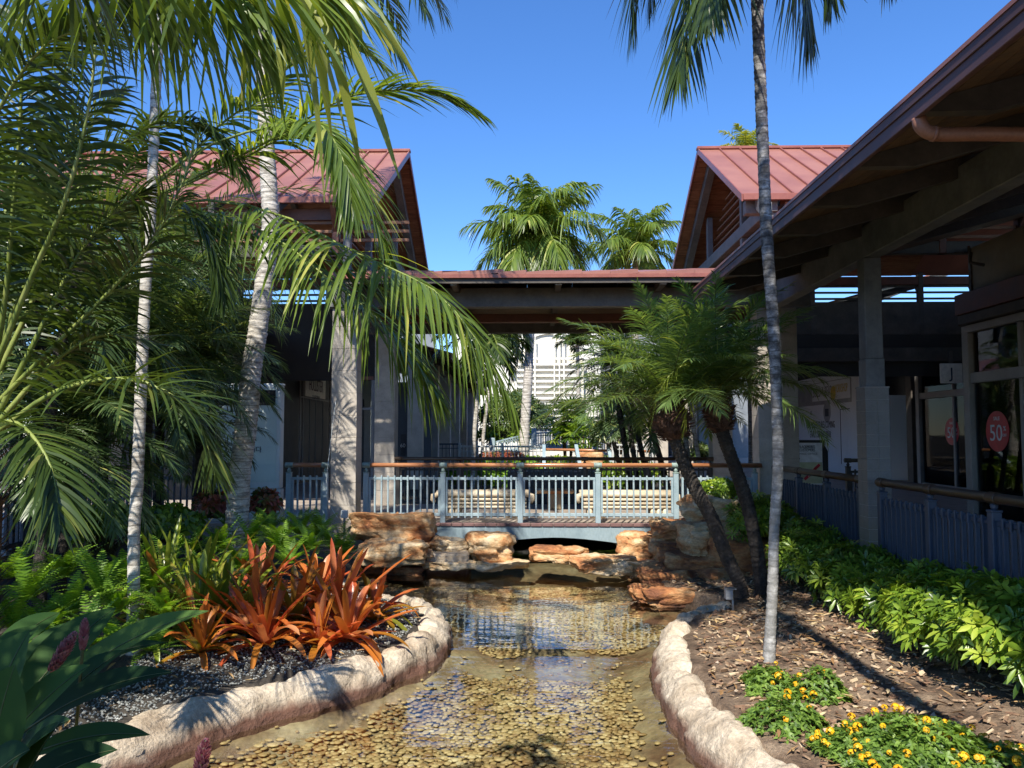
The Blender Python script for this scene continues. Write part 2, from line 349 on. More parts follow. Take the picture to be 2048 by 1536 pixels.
# ---------------------------------------------------------------- mesh builder
class MB:
    def __init__(s):
        s.V = []; s.Q = []; s.T = []; s.A = []; s.n = 0

    def add(s, v, q=None, t=None, var=0.0):
        v = np.asarray(v, float).reshape(-1, 3)
        s.V.append(v)
        a = np.broadcast_to(np.asarray(var, float), (len(v),)) if np.ndim(var) == 0 else np.asarray(var, float)
        s.A.append(a)
        if q is not None and len(q):
            s.Q.append(np.asarray(q, int) + s.n)
        if t is not None and len(t):
            s.T.append(np.asarray(t, int) + s.n)
        s.n += len(v)
        return s

    def box(s, c, d, rot=None, var=0.0):
        x, y, z = [k / 2 for k in d]
        v = np.array([[-x, -y, -z], [x, -y, -z], [x, y, -z], [-x, y, -z], [-x, -y, z], [x, -y, z], [x, y, z], [-x, y, z]])
        if rot is not None:
            v = v @ np.array(rot.to_3x3() if hasattr(rot, 'to_3x3') else rot).T
        v = v + np.array(c)
        return s.add(v, [[0, 3, 2, 1], [4, 5, 6, 7], [0, 1, 5, 4], [1, 2, 6, 5], [2, 3, 7, 6], [3, 0, 4, 7]], var=var)

    def bb(s, x0, x1, y0, y1, z0, z1, var=0.0):
        return s.box(((x0 + x1) / 2, (y0 + y1) / 2, (z0 + z1) / 2), (abs(x1 - x0), abs(y1 - y0), abs(z1 - z0)), var=var)

    def bevbox(s, x0, x1, y0, y1, z0, z1, b=0.01, var=0.0):
        """box with chamfered edges"""
        bm = [[x0, x1], [y0, y1], [z0, z1]]
        vs = []; idx = {}
        for sx in (0, 1):
            for sy in (0, 1):
                for sz in (0, 1):
                    for ax in range(3):
                        p = [bm[0][sx], bm[1][sy], bm[2][sz]]
                        for k in range(3):
                            if k != ax:
                                p[k] += b * (1 if (sx, sy, sz)[k] == 0 else -1)
                        idx[(sx, sy, sz, ax)] = len(vs); vs.append(p)
        Q = []; T = []
        for ax in range(3):
            u, v_ = [k for k in range(3) if k != ax]
            for sd_ in (0, 1):
                c = []
                for a, b_ in ((0, 0), (1, 0), (1, 1), (0, 1)):
                    t = [0, 0, 0]; t[ax] = sd_; t[u] = a; t[v_] = b_
                    c.append(idx[(*t, ax)])
                Q.append(c)
            for a in (0, 1):
                for b_ in (0, 1):
                    t0 = [0, 0, 0]; t1 = [0, 0, 0]
                    t0[u] = t1[u] = a; t0[v_] = t1[v_] = b_; t0[ax] = 0; t1[ax] = 1
                    Q.append([idx[(*t0, u)], idx[(*t1, u)], idx[(*t1, v_)], idx[(*t0, v_)]])
        for sx in (0, 1):
            for sy in (0, 1):
                for sz in (0, 1):
                    T.append([idx[(sx, sy, sz, k)] for k in range(3)])
        s.fixn = True
        return s.add(vs, Q, T, var)

    def beam(s, p0, p1, wd, h, up=(0, 0, 1), var=0.0):
        p0 = Vector(p0); p1 = Vector(p1)
        d = (p1 - p0); L = d.length; d.normalize()
        r = d.cross(Vector(up)).normalized(); u = r.cross(d)
        R = Matrix((d, r, u)).transposed()
        return s.box((p0 + p1) / 2, (L, wd, h), R, var)

    def tube(s, pts, rad, seg=8, cap=True, var=0.0):
        pts = [Vector(p) for p in pts]
        n = len(pts)
        if not hasattr(rad, '__len__'):
            rad = [rad] * n
        vs = []
        prev = None
        for i, p in enumerate(pts):
            t = (pts[min(i + 1, n - 1)] - pts[max(i - 1, 0)]).normalized()
            if prev is None:
                a = Vector((1, 0, 0)) if abs(t.x) < 0.8 else Vector((0, 0, 1))
                prev = t.cross(a).normalized()
            r = (prev - t * prev.dot(t)).normalized(); prev = r
            q = t.cross(r)
            for k in range(seg):
                an = 2 * math.pi * k / seg
                vs.append(p + (r * math.cos(an) + q * math.sin(an)) * rad[i])
        Q = []
        for i in range(n - 1):
            for k in range(seg):
                k2 = (k + 1) % seg
                Q.append([i * seg + k, i * seg + k2, (i + 1) * seg + k2, (i + 1) * seg + k])
        T = []
        if cap:
            c0 = len(vs); vs.append(pts[0]); c1 = len(vs); vs.append(pts[-1])
            for k in range(seg):
                k2 = (k + 1) % seg
                T.append([c0, k2, k]); T.append([c1, (n - 1) * seg + k, (n - 1) * seg + k2])
        return s.add(np.array([tuple(v) for v in vs]), Q, T, var)

    def prism(s, poly, axis, a0, a1, var=0.0):
        """2-D outline extruded along an axis (outline given in the other two axes, in order)"""
        n = len(poly)
        vs = []
        for a in (a0, a1):
            for p in poly:
                q = list(p); q.insert(axis, a); vs.append(q)
        Q = [[i, (i + 1) % n, n + (i + 1) % n, n + i] for i in range(n)]
        ca = [sum(p[0] for p in poly) / n, sum(p[1] for p in poly) / n]
        T = []
        for j, a in enumerate((a0, a1)):
            c = list(ca); c.insert(axis, a); vs.append(c); ci = 2 * n + j
            for i in range(n):
                T.append([ci, j * n + i, j * n + (i + 1) % n])
        s.fixn = True
        return s.add(vs, Q, T, var)

    def mesh(s, name, off=(0, 0, 0), smooth=False):
        V = np.concatenate(s.V) - np.array(off)
        me = bpy.data.meshes.new(name)
        Q = np.concatenate(s.Q) if s.Q else np.zeros((0, 4), int)
        T = np.concatenate(s.T) if s.T else np.zeros((0, 3), int)
        me.vertices.add(len(V)); me.vertices.foreach_set('co', V.ravel())
        me.loops.add(Q.size + T.size)
        me.loops.foreach_set('vertex_index', np.concatenate([Q.ravel(), T.ravel()]))
        me.polygons.add(len(Q) + len(T))
        st = np.concatenate([np.arange(len(Q)) * 4, Q.size + np.arange(len(T)) * 3])
        me.polygons.foreach_set('loop_start', st)
        me.polygons.foreach_set('use_smooth', np.full(len(Q) + len(T), bool(smooth)))
        a = me.attributes.new('var', 'FLOAT', 'POINT')
        a.data.foreach_set('value', np.concatenate(s.A))
        me.update(calc_edges=True)
        if getattr(s, 'fixn', False):
            import bmesh
            b = bmesh.new(); b.from_mesh(me); bmesh.ops.recalc_face_normals(b, faces=b.faces); b.to_mesh(me); b.free()
        return me


def wloc(o):
    p = Vector((0, 0, 0))
    while o is not None:
        p += o.location; o = o.parent
    return p


def thing(name, label, cat, loc, group=None):
    o = bpy.data.objects.new(name, None)
    o.empty_display_size = 0.2
    COL.objects.link(o)
    o.location = loc
    o['label'] = label; o['category'] = cat
    if group: o['group'] = group
    return o


def part(name, mb, mt, parent, smooth=False, label=None, kind=None):
    off = wloc(parent)
    me = mb.mesh(name, off, smooth)
    me.materials.append(mt if not isinstance(mt, str) else M[mt])
    o = bpy.data.objects.new(name, me)
    COL.objects.link(o); o.parent = parent
    if label: o['label'] = label
    if kind: o['kind'] = kind
    return o


def single(name, mb, mt, label, cat, group=None, smooth=False, kind=None):
    V = np.concatenate(mb.V)
    off = ((V[:, 0].min() + V[:, 0].max()) / 2, (V[:, 1].min() + V[:, 1].max()) / 2, V[:, 2].min())
    me = mb.mesh(name, off, smooth)
    me.materials.append(mt if not isinstance(mt, str) else M[mt])
    o = bpy.data.objects.new(name, me); o.location = off
    COL.objects.link(o)
    if label: o['label'] = label
    if cat: o['category'] = cat
    if group: o['group'] = group
    if kind: o['kind'] = kind
    return o


def struct(name, mb, mt, smooth=False):
    me = mb.mesh(name, (0, 0, 0), smooth)
    me.materials.append(M[mt])
    o = bpy.data.objects.new(name, me); COL.objects.link(o)
    o['kind'] = 'structure'
    return o


def inst(name, me, mt, parent, loc, rot=(0, 0, 0), scale=None):
    """another piece sharing mesh data; loc in world coordinates"""
    if not me.materials: me.materials.append(M[mt])
    o = bpy.data.objects.new(name, me); COL.objects.link(o)
    o.parent = parent
    o.location = Vector(loc) - wloc(parent) if parent else Vector(loc)
    o.rotation_euler = rot
    if scale: o.scale = scale
    return o


def copy_tree(o, parent=None):
    c = o.copy(); COL.objects.link(c)
    if parent: c.parent = parent
    for ch in o.children:
        copy_tree(ch, c)
    return c


def text_mesh(txt, size, width=None, depth=0.004, align='CENTER'):
    cu = bpy.data.curves.new('lettering', 'FONT')
    cu.body = txt; cu.size = size; cu.extrude = depth / 2; cu.align_x = align; cu.align_y = 'CENTER'
    cu.resolution_u = 3
    ob = bpy.data.objects.new('lettering', cu); COL.objects.link(ob)
    dg = bpy.context.evaluated_depsgraph_get(); dg.update()
    me = bpy.data.meshes.new_from_object(ob.evaluated_get(dg))
    me.name = 'lettering'
    COL.objects.unlink(ob); bpy.data.objects.remove(ob)
    if width and len(me.vertices):
        xs = [v.co.x for v in me.vertices]; k = width / (max(xs) - min(xs))
        for v in me.vertices: v.co.x *= k
    return me


def lettering(txt, size, mt, parent, loc, rot, width=None):
    me = text_mesh(txt, size, width)
    me.materials.clear(); me.materials.append(M[mt])
    o = bpy.data.objects.new('lettering', me); COL.objects.link(o); o.parent = parent
    o.location = Vector(loc) - wloc(parent); o.rotation_euler = rot
    return o


# ---------------------------------------------------------------- blades and fronds
def nrm(a):
    return a / np.maximum(np.linalg.norm(a, axis=-1, keepdims=True), 1e-9)


def ribbons(mb, B, D, L, W, G, N0, nseg=4, prof=None, fold=0.0, var=None, p=2.0, curl=0.0):
    """many leaf blades at once. B base, D direction, L length, W half width, G droop, N0 upper side"""
    B = np.asarray(B, float); n = len(B)
    D = nrm(np.asarray(D, float)); N0 = np.asarray(N0, float)
    L = np.broadcast_to(np.asarray(L, float), (n,)); W = np.broadcast_to(np.asarray(W, float), (n,))
    G = np.broadcast_to(np.asarray(G, float), (n,))
    t = np.linspace(0, 1, nseg + 1)
    if prof is None: prof = np.sin(np.pi * np.clip(t * 0.88 + 0.1, 0, 1)) ** 0.8
    prof = np.asarray(prof)
    C = B[:, None] + D[:, None] * (L[:, None] * t)[..., None]
    C[..., 2] -= (G * L)[:, None] * t ** p
    Tn = D[:, None] * L[:, None, None] + np.zeros((1, nseg + 1, 1))
    Tn[..., 2] -= (G * L)[:, None] * p * t ** (p - 1)
    Tn = nrm(Tn)
    S = nrm(np.cross(Tn, N0[:, None] + np.zeros((1, nseg + 1, 1))))
    Nn = np.cross(S, Tn)
    wv = (W[:, None] * prof)[..., None]
    if fold:
        V = np.stack([C - S * wv + Nn * wv * fold, C, C + S * wv + Nn * wv * fold], 2)
        k = 3
    else:
        V = np.stack([C - S * wv, C + S * wv], 2); k = 2
    V = V.reshape(-1, 3)
    i = np.arange(n)[:, None, None] * (nseg + 1) * k + np.arange(nseg)[None, :, None] * k + np.arange(k - 1)[None, None, :]
    i = i.ravel()
    Q = np.stack([i, i + 1, i + k + 1, i + k], 1)
    if var is None: var = rng.random(n)
    mb.add(V, Q, var=np.repeat(var, (nseg + 1) * k))


def curve_pts(P, n):
    """smooth curve through control points"""
    P = np.array([tuple(p) for p in P], float)
    if len(P) == 2:
        return P[0] + (P[1] - P[0]) * np.linspace(0, 1, n)[:, None]
    Q = np.vstack([2 * P[0] - P[1], P, 2 * P[-1] - P[-2]])
    out = []
    m = len(P) - 1
    for u in np.linspace(0, m - 1e-6, n):
        i = int(u); f = u - i
        a, b, c, d = Q[i:i + 4]
        out.append(0.5 * ((2 * b) + (-a + c) * f + (2 * a - 5 * b + 4 * c - d) * f * f + (-a + 3 * b - 3 * c + d) * f ** 3))
    return np.array(out)


def frond(parent, P, LL, nl=46, wid=0.014, droop=0.5, mt='frond_dark', rmt='rachis', a0=75, a1=28, plum=0.25,
          t0=0.12, rr=0.012, nseg=4, fold=0.0, vee=0.25, vbase=0.3, up=(0, 0, 1), thin=0.0, label=None):
    """one palm leaf: stalk through P with two rows of leaflets"""
    C = curve_pts(P, 40)
    n = len(C)
    Tn = nrm(np.gradient(C, axis=0))
    U = np.array(up, float)
    S = nrm(np.cross(Tn, U)); Nn = np.cross(S, Tn)
    mb = MB(); mr = MB()
    rad = [rr * (1 - 0.85 * i / (n - 1)) for i in range(0, n, 3)]
    mr.tube([C[i] for i in range(0, n, 3)], rad, 5, cap=False)
    Bs, Ds, Ls, Ns, Vs, Gs = [], [], [], [], [], []
    for sgn in (-1, 1):
        k = nl
        t = np.clip(np.linspace(t0, 0.995, k) + rng.normal(0, 0.3 / k, k), t0, 0.999)
        f = t * (n - 1); i = f.astype(int).clip(0, n - 2); fr = (f - i)[:, None]
        c = C[i] * (1 - fr) + C[i + 1] * fr
        tt, ss, nn_ = Tn[i], S[i], Nn[i]
        u = (t - t0) / (1 - t0)
        a = np.radians(a0 + (a1 - a0) * u ** 1.1 + rng.normal(0, 4, k))[:, None]
        v = (vee + rng.normal(0, plum, k))[:, None]
        d = np.cos(a) * tt + np.sin(a) * (sgn * ss * np.cos(v) + nn_ * np.sin(v))
        l = LL * (0.35 + 0.65 * np.sin(np.pi * np.clip(u * 0.92 + 0.13, 0, 1)) ** 0.7) * rng.uniform(0.85, 1.08, k)
        keep = rng.random(k) > thin
        Bs.append(c[keep]); Ds.append(d[keep]); Ls.append(l[keep])
        Ns.append((nn_ + rng.normal(0, 0.25, (k, 3)))[keep])
        Gs.append((droop * (0.7 + rng.random(k) * 0.6))[keep]); Vs.append((vbase + rng.random(k) * 0.3 + (rng.random(k) > 0.93) * 0.35)[keep])
    ribbons(mb, np.concatenate(Bs), np.concatenate(Ds), np.concatenate(Ls), wid, np.concatenate(Gs), np.concatenate(Ns),
            nseg, fold=fold, var=np.concatenate(Vs), prof=np.array([0.45, 1.0, 0.9, 0.6, 0.05]) if nseg == 4 else None)
    fo = part('frond', mb, mt, parent, True, label)
    part('frond_stalk', mr, rmt, fo, True)
    return fo


def arc(base, az, el, L, bend, n=6):
    """stalk that leaves base at (az, el) and bows down under its weight"""
    P = [Vector(base)]
    e = el
    st = L / (n - 1)
    for i in range(n - 1):
        P.append(P[-1] + Vector((math.cos(az) * math.cos(e), math.sin(az) * math.cos(e), math.sin(e))) * st)
        e -= bend / (n - 1) * (0.6 + 0.8 * i / (n - 1))
    return P


def crown(parent, c, nf, L, LL, els=(70, -25), bend=(50, 95), az0=0, azr=360, mt='frond_dark', rmt='rachis', nl=44, wid=0.014,
          droop=0.5, Lvar=0.15, **kw):
    for i in range(nf):
        az = math.radians(az0 + azr * ((i * 0.618034) % 1.0) + random.uniform(-8, 8))
        f = (i + 0.5) / nf
        el = math.radians(els[0] + (els[1] - els[0]) * f + random.uniform(-8, 8))
        l = L * random.uniform(1 - Lvar, 1 + Lvar)
        b = math.radians(random.uniform(*bend))
        frond(parent, arc(c, az, el, l, b), LL, nl, wid, droop, mt, rmt, **kw)


def palm_trunk(parent, P, r0, r1, mt='trunk_pale', ring=0.09, amp=0.07, seg=14, flare=0.35, label=None):
    P = [Vector(p) for p in P]
    Lt = sum((P[i + 1] - P[i]).length for i in range(len(P) - 1))
    n = max(30, int(Lt / ring * 4))
    C = curve_pts(P, n)
    rad = []
    ph = 0
    for i in range(n):
        f = i / (n - 1)
        ph = (i % 4) / 4
        r = r0 + (r1 - r0) * f + r0 * flare * math.exp(-f * Lt / 0.22)
        r *= 1 + amp * (ph - 0.4) + 0.03 * mn.noise(Vector((0, 0, f * Lt * 1.7)) + P[0]) * 2
        rad.append(r)
    mb = MB(); mb.tube(C, rad, seg, cap=True)
    # irregular bark: jitter
    v = mb.V[0]
    for i in range(len(v)):
        q = Vector(v[i])
        k = mn.noise(q * 22) * 0.045 * r0 * 2
        cc = C[min(i // seg, n - 1)]
        d = v[i] - cc; ln = np.linalg.norm(d)
        if ln > 1e-6: v[i] = v[i] + d / ln * k
    return part('trunk', mb, mt, parent, True, label)
# ================================================================ GROUND AND POND
ZW = -0.70          # upper pool water
ZL = -0.73          # lower pool water (nearer)
YWEIR = 9.05
# kerb centre lines follow the shore (outer = water side)
LS = [(-7.6, 1.2), (-5.6, 3.3), (-4.5, 4.5), (-3.6, 5.15), (-2.9, 5.72), (-2.32, 6.7), (-1.66, 7.38), (-1.3, 7.95), (-1.03, 8.5), (-0.93, 9.3),
      (-1.02, 10.1), (-1.38, 10.75), (-1.9, 11.2), (-2.45, 11.7), (-2.7, 12.4)]
RS = [(2.7, 0.5), (2.45, 2.0), (2.15, 3.5), (1.75, 4.6), (1.42, 5.35), (1.24, 6.05), (1.15, 6.9), (1.17, 7.8), (1.28, 8.8), (1.52, 9.7),
      (1.9, 10.35), (2.3, 10.6)]
LSf = curve_pts([(x, y, 0) for x, y in LS], 90)[:, :2]
RSf = curve_pts([(x, y, 0) for x, y in RS], 70)[:, :2]
POND = np.array(list(map(tuple, LSf)) + [(-2.7, 13.6), (-2.2, 14.6), (-1.2, 15.2), (2.2, 15.2), (1.9, 14.2), (1.7, 13.2), (1.5, 12.2), (1.8, 11.3), (2.3, 10.6)]
                + list(map(tuple, RSf[::-1])))


def inside(P, x, y):
    c = np.zeros(x.shape, bool)
    n = len(P)
    for i in range(n):
        x0, y0 = P[i]; x1, y1 = P[(i + 1) % n]
        if y0 == y1: continue
        k = ((y0 > y) != (y1 > y)) & (x < (x1 - x0) * (y - y0) / (y1 - y0) + x0)
        c ^= k
    return c


def sdist(P, x, y):
    d = np.full(x.shape, 1e9)
    n = len(P)
    for i in range(n):
        a = P[i]; b = P[(i + 1) % n]
        ab = b - a; l2 = (ab ** 2).sum()
        if l2 == 0: continue
        t = (((x - a[0]) * ab[0] + (y - a[1]) * ab[1]) / l2).clip(0, 1)
        d = np.minimum(d, np.hypot(x - a[0] - t * ab[0], y - a[1] - t * ab[1]))
    return np.where(inside(P, x, y), -d, d)


def vnoise(x, y, s, seed=0):
    return np.array([mn.noise(Vector((a * s, b * s, seed))) for a, b in zip(x.ravel(), y.ravel())]).reshape(x.shape)


def ground_z(x, y, d=None):
    x = np.asarray(x, float); y = np.asarray(y, float)
    if d is None: d = sdist(POND, x, y)
    z = -0.49 + 0.12 * np.clip((d - 0.3) / 2.0, 0, 1) + 0.12 * np.clip((d - 1.5) / 3, 0, 1)
    bed = -0.93
    return np.where(d < 0.12, bed, np.where(d < 0.3, bed + (z - bed) * (d - 0.12) / 0.18, z))


def grid_sheet(x0, x1, y0, y1, st, mt, name, test=None, bump=0.02, dz=0.0):
    xs = np.arange(x0, x1 + 1e-6, st); ys = np.arange(y0, y1 + 1e-6, st)
    X, Y = np.meshgrid(xs, ys)
    d = sdist(POND, X, Y)
    Z = ground_z(X, Y, d) + vnoise(X, Y, 2.5) * bump * 1.6 * (d > 0.2) + dz
    V = np.stack([X.ravel(), Y.ravel(), Z.ravel()], 1)
    nx = len(xs)
    i = (np.arange(len(ys) - 1)[:, None] * nx + np.arange(nx - 1)[None]).ravel()
    Q = np.stack([i, i + 1, i + nx + 1, i + nx], 1)
    cx = V[Q].mean(1)
    if test is not None:
        Q = Q[test(cx[:, 0], cx[:, 1], sdist(POND, cx[:, 0], cx[:, 1]))]
    mb = MB(); mb.add(V, Q)
    return struct(name, mb, mt, True)


struct('ground', MB().bb(-900, 900, -700, 1500, -1.6, -1.2), 'soil')
grid_sheet(-9, 2.3, -0.5, 15.15, 0.1, 'soil', 'garden_soil_left', lambda x, y, d: (d > 0.1) & (x < 0.7))
grid_sheet(0.6, 4.4, -0.5, 15.15, 0.1, 'mulch_base', 'garden_soil_right', lambda x, y, d: (d > 0.1) & (x > 0.7))
# pond floor: gently uneven, deeper in the middle
xs = np.arange(-8, 3.4, 0.12); ys = np.arange(-0.5, 24, 0.12)
X, Y = np.meshgrid(xs, ys)
def floor_z(x, y):
    # the bed shelves up to the kerbs
    d_ = sdist(POND, np.asarray(x, float), np.asarray(y, float))
    return -0.93 + 0.155 * np.clip(1 + (d_ + .04) / .42, 0, 1) ** 1.3


Z = floor_z(X, Y) + vnoise(X, Y, 1.2, 3) * 0.02
i = (np.arange(len(ys) - 1)[:, None] * len(xs) + np.arange(len(xs) - 1)[None]).ravel()
struct('pond_floor', MB().add(np.stack([X.ravel(), Y.ravel(), Z.ravel()], 1), np.stack([i, i + 1, i + len(xs) + 1, i + len(xs)], 1)), 'pond_floor', True)
# water: one sheet in two levels with a soft lip where it slides over the sill
yw = np.concatenate([np.arange(-0.5, 8.8, 0.5), np.linspace(8.82, 9.3, 17), np.arange(9.5, 24, 0.5)])
xw = np.linspace(-8, 3.3, 60)
X, Y = np.meshgrid(xw, yw)
wv = 0.03 * np.sin(X * 2.1) + 0.02 * np.sin(X * 5.3 + 1)
Z = ZL + (ZW - ZL) / (1 + np.exp(-(Y - YWEIR - wv) / 0.02)) + 0.006 * np.exp(-((Y - YWEIR - wv + 0.05) / 0.03) ** 2)
i = (np.arange(len(yw) - 1)[:, None] * len(xw) + np.arange(len(xw) - 1)[None]).ravel()
struct('water', MB().add(np.stack([X.ravel(), Y.ravel(), Z.ravel()], 1), np.stack([i, i + 1, i + len(xw) + 1, i + len(xw)], 1)), 'water', True)
# submerged sill stones under the lip


def kerb(name, L, side, label):
    """hand-shaped rock kerb: a lumpy rounded ridge following the shore"""
    C = curve_pts([(x, y, 0) for x, y in L], 260)[:, :2]
    T = nrm(np.gradient(C, axis=0)); Nn = np.stack([T[:, 1], -T[:, 0]], 1) * side      # towards land
    prof = [(-0.03, -0.97), (-0.02, -0.80), (0.0, -0.70), (0.02, -0.64), (0.055, -0.565), (0.10, -0.505), (0.155, -0.468), (0.21, -0.45), (0.26, -0.448),
            (0.30, -0.456), (0.34, -0.48), (0.37, -0.53), (0.39, -0.62)]
    # resample the profile finer
    pr = curve_pts([(a, b, 0) for a, b in prof], 34)[:, :2]
    n, m = len(C), len(pr)
    V = np.zeros((n, m, 3))
    for i in range(n):
        s = i * 0.06
        wdt = 0.92 + 0.22 * mn.noise(Vector((s * 0.9, 5, 0))) + 0.08 * mn.noise(Vector((s * 3, 9, 0)))
        hh = 1 + 0.24 * mn.noise(Vector((s * 0.8, 1, 7)))
        lump = 0.055 * abs(mn.noise(Vector((s * 1.6, 2, 2)))) ** 0.6
        for j in range(m):
            a, b = pr[j]
            a *= wdt
            zz = -0.72 + (b + 0.72) * (hh if b > -0.72 else 1) * 1.0
            if b > -0.66: zz -= lump * 1.3 * (b + 0.72) / 0.3
            p = Vector((C[i, 0] + Nn[i, 0] * a, C[i, 1] + Nn[i, 1] * a, zz))
            V[i, j] = p
    # outward relief
    Pn = np.cross(np.gradient(V, axis=0), np.gradient(V, axis=1)); Pn = nrm(Pn)
    if side < 0: Pn = -Pn
    for i in range(n):
        for j in range(m):
            q = Vector(V[i, j])
            k = 0.035 * mn.noise(q * 3.2) + 0.03 * mn.noise(q * 7) + 0.016 * mn.noise(q * 17) + 0.006 * mn.noise(q * 40)
            cr = abs(mn.noise(q * Vector((2.4, 2.4, 2.4)).x + Vector((9, 4, 1))))
            if cr < 0.035: k -= 0.02 * (1 - cr / 0.035)
            V[i, j] += Pn[i, j] * k
    idx = (np.arange(n - 1)[:, None] * m + np.arange(m - 1)[None]).ravel()
    Q = np.stack([idx, idx + 1, idx + m + 1, idx + m], 1)
    if side > 0: Q = Q[:, ::-1]
    mb = MB(); mb.add(V.reshape(-1, 3), Q)
    return single(name, mb, 'kerb', label, 'kerb', smooth=True)


kerb('rock_kerb', LS, -1, 'rough pink-beige rock kerb curling round the bed of orange bromeliads')
kerb('rock_kerb', RS, 1, 'rough pale rock kerb along the mulch bed with the yellow flowers')

# ---------------------------------------------------------------- pebbles in the pool


def pebble_mesh(a, b, c, seed, var):
    r = random.Random(seed)
    mb = MB()
    rings, seg = 4, 8
    v = [(0, 0, -c)]
    for i in range(1, rings):
        ph = math.pi * i / rings - math.pi / 2
        for k in range(seg):
            an = 2 * math.pi * k / seg
            rr = 1 + r.uniform(-0.1, 0.1)
            v.append((a * math.cos(ph) * math.cos(an) * rr, b * math.cos(ph) * math.sin(an) * rr, c * math.sin(ph)))
    v.append((0, 0, c))
    Q = []; T = []
    for i in range(rings - 2):
        for k in range(seg):
            k2 = (k + 1) % seg
            Q.append([1 + i * seg + k, 1 + i * seg + k2, 1 + (i + 1) * seg + k2, 1 + (i + 1) * seg + k])
    for k in range(seg):
        k2 = (k + 1) % seg
        T.append([0, 1 + k2, 1 + k]); T.append([len(v) - 1, 1 + (rings - 2) * seg + k, 1 + (rings - 2) * seg + k2])
    mb.add(v, Q, T, var)
    return mb


pebs = []
for yy in np.arange(4.4, 13.9, 0.046):
    for xx in np.arange(-4.0, 2.3, 0.058):
        pebs.append((xx + random.uniform(-0.02, 0.02) + (0.029 if int(yy / 0.046) % 2 else 0), yy + random.uniform(-0.016, 0.016)))
pebs = np.array(pebs)
pd = sdist(POND, pebs[:, 0], pebs[:, 1])
edge = -0.11 - 0.14 * vnoise(pebs[:, 0], pebs[:, 1], 1.3, 5) - 0.10 * vnoise(pebs[:, 0], pebs[:, 1], 5, 2) - 0.08 * (pebs[:, 0] > 0.6) - 0.16 * np.maximum(0, vnoise(pebs[:, 0], pebs[:, 1], 0.9, 12))
# pebbles cover the near pool and the far end of the upper one; bare floor between
mid = (pebs[:, 1] > 8.75 + 0.35 * vnoise(pebs[:, 0], pebs[:, 1], 2.3, 4)) & (pebs[:, 1] < 10.0 + 0.7 * vnoise(pebs[:, 0], pebs[:, 1], 1.1, 8) - 0.25 * pebs[:, 0])
vis = np.abs(pebs[:, 0]) < pebs[:, 1] * 0.66
soft = rng.random(len(pebs)) < np.clip((edge - pd) / .14, .06, 1)
pebs = pebs[(pd < edge + .1) & (soft | (pd < edge - .14)) & (~mid | (rng.random(len(pebs)) < .05)) & vis]
pebs = pebs[np.argsort(pebs[:, 1] + rng.random(len(pebs)) * 0.15)]
protos = []
for k in range(24):
    mm = pebble_mesh(random.uniform(0.026, 0.042), random.uniform(0.020, 0.030), random.uniform(0.010, 0.015), k, random.choice([random.uniform(-0.7, 0.7), random.uniform(-0.3, 0.3)]))
    protos.append(mm)
pv = [np.concatenate(p.V) for p in protos]
pf = (np.concatenate(protos[0].Q), np.concatenate(protos[0].T))
pm = []
floor_obj = bpy.data.objects['pond_floor']
for p in protos:
    me = p.mesh('pebble', (0, 0, 0), True); me.materials.append(M['pebble']); pm.append(me)
near = [q for q in pebs if q[1] > 5.55][:300]
nearset = set(map(tuple, near))
rest = MB()
pz = floor_z(pebs[:, 0], pebs[:, 1])
for q, z0 in zip(pebs, pz):
    k = random.randrange(24); a = random.gauss(0.2, 0.5); sc = random.choice([random.uniform(.5, .8), random.uniform(.75, 1.1), random.uniform(.85, 1.4)])
    z = z0 + 0.012 + random.uniform(0, 0.014)
    if tuple(q) in nearset:
        o = bpy.data.objects.new('pebble', pm[k]); COL.objects.link(o); o.parent = floor_obj
        o.location = (q[0], q[1], z); o.rotation_euler = (random.uniform(-.2, .2), random.uniform(-.2, .2), a); o.scale = (sc, sc, 1)
    else:
        ca, sa = math.cos(a), math.sin(a)
        v = pv[k] * np.array([sc, sc, .85])
        v = np.stack([v[:, 0] * ca - v[:, 1] * sa, v[:, 0] * sa + v[:, 1] * ca, v[:, 2]], 1) + np.array([q[0], q[1], z])
        rest.add(v, pf[0], pf[1], random.choice([random.uniform(-0.7, 0.7), random.uniform(-0.3, 0.3)]))
if rest.V:
    part('pebbles', rest, 'pebble', floor_obj, True, kind='stuff')

# ================================================================ WALKWAYS AND BRIDGE
struct('walkway_right', MB().bb(4.15, 16, -4, 60, -1.15, 0.0), 'paving')
struct('walkway_left', MB().bb(-16, -7.15, -4, 60, -1.15, 0.0), 'paving')
struct('walkway_left_landing', MB().bb(-7.15, -1.87, 15.2, 19.45, -1.15, 0.0), 'paving')
struct('walkway_right_landing', MB().bb(2.66, 4.15, 15.2, 19.45, -1.15, 0.0), 'paving')
struct('walkway_left_far', MB().bb(-7.15, -3.7, 19.45, 60, -1.15, 0.0), 'paving')
mbf = MB().bb(-3.7, -1.6, 19.45, 24, -1.15, -0.02).bb(2.6, 4.15, 19.45, 24, -1.15, -0.02).bb(-3.7, 4.15, 24, 62, -1.15, -0.02)
struct('garden_ground_far', mbf, 'soil')

BX0, BX1 = -1.87, 2.66
br = thing('footbridge', 'low arched footbridge of blue-grey painted concrete over the canal', 'bridge', ((BX0 + BX1) / 2, 17.3, -0.6))
part('deck', MB().bb(BX0 + .002, BX1 - .002, 15.25, 19.45, -0.12, 0.0), 'paving', br)
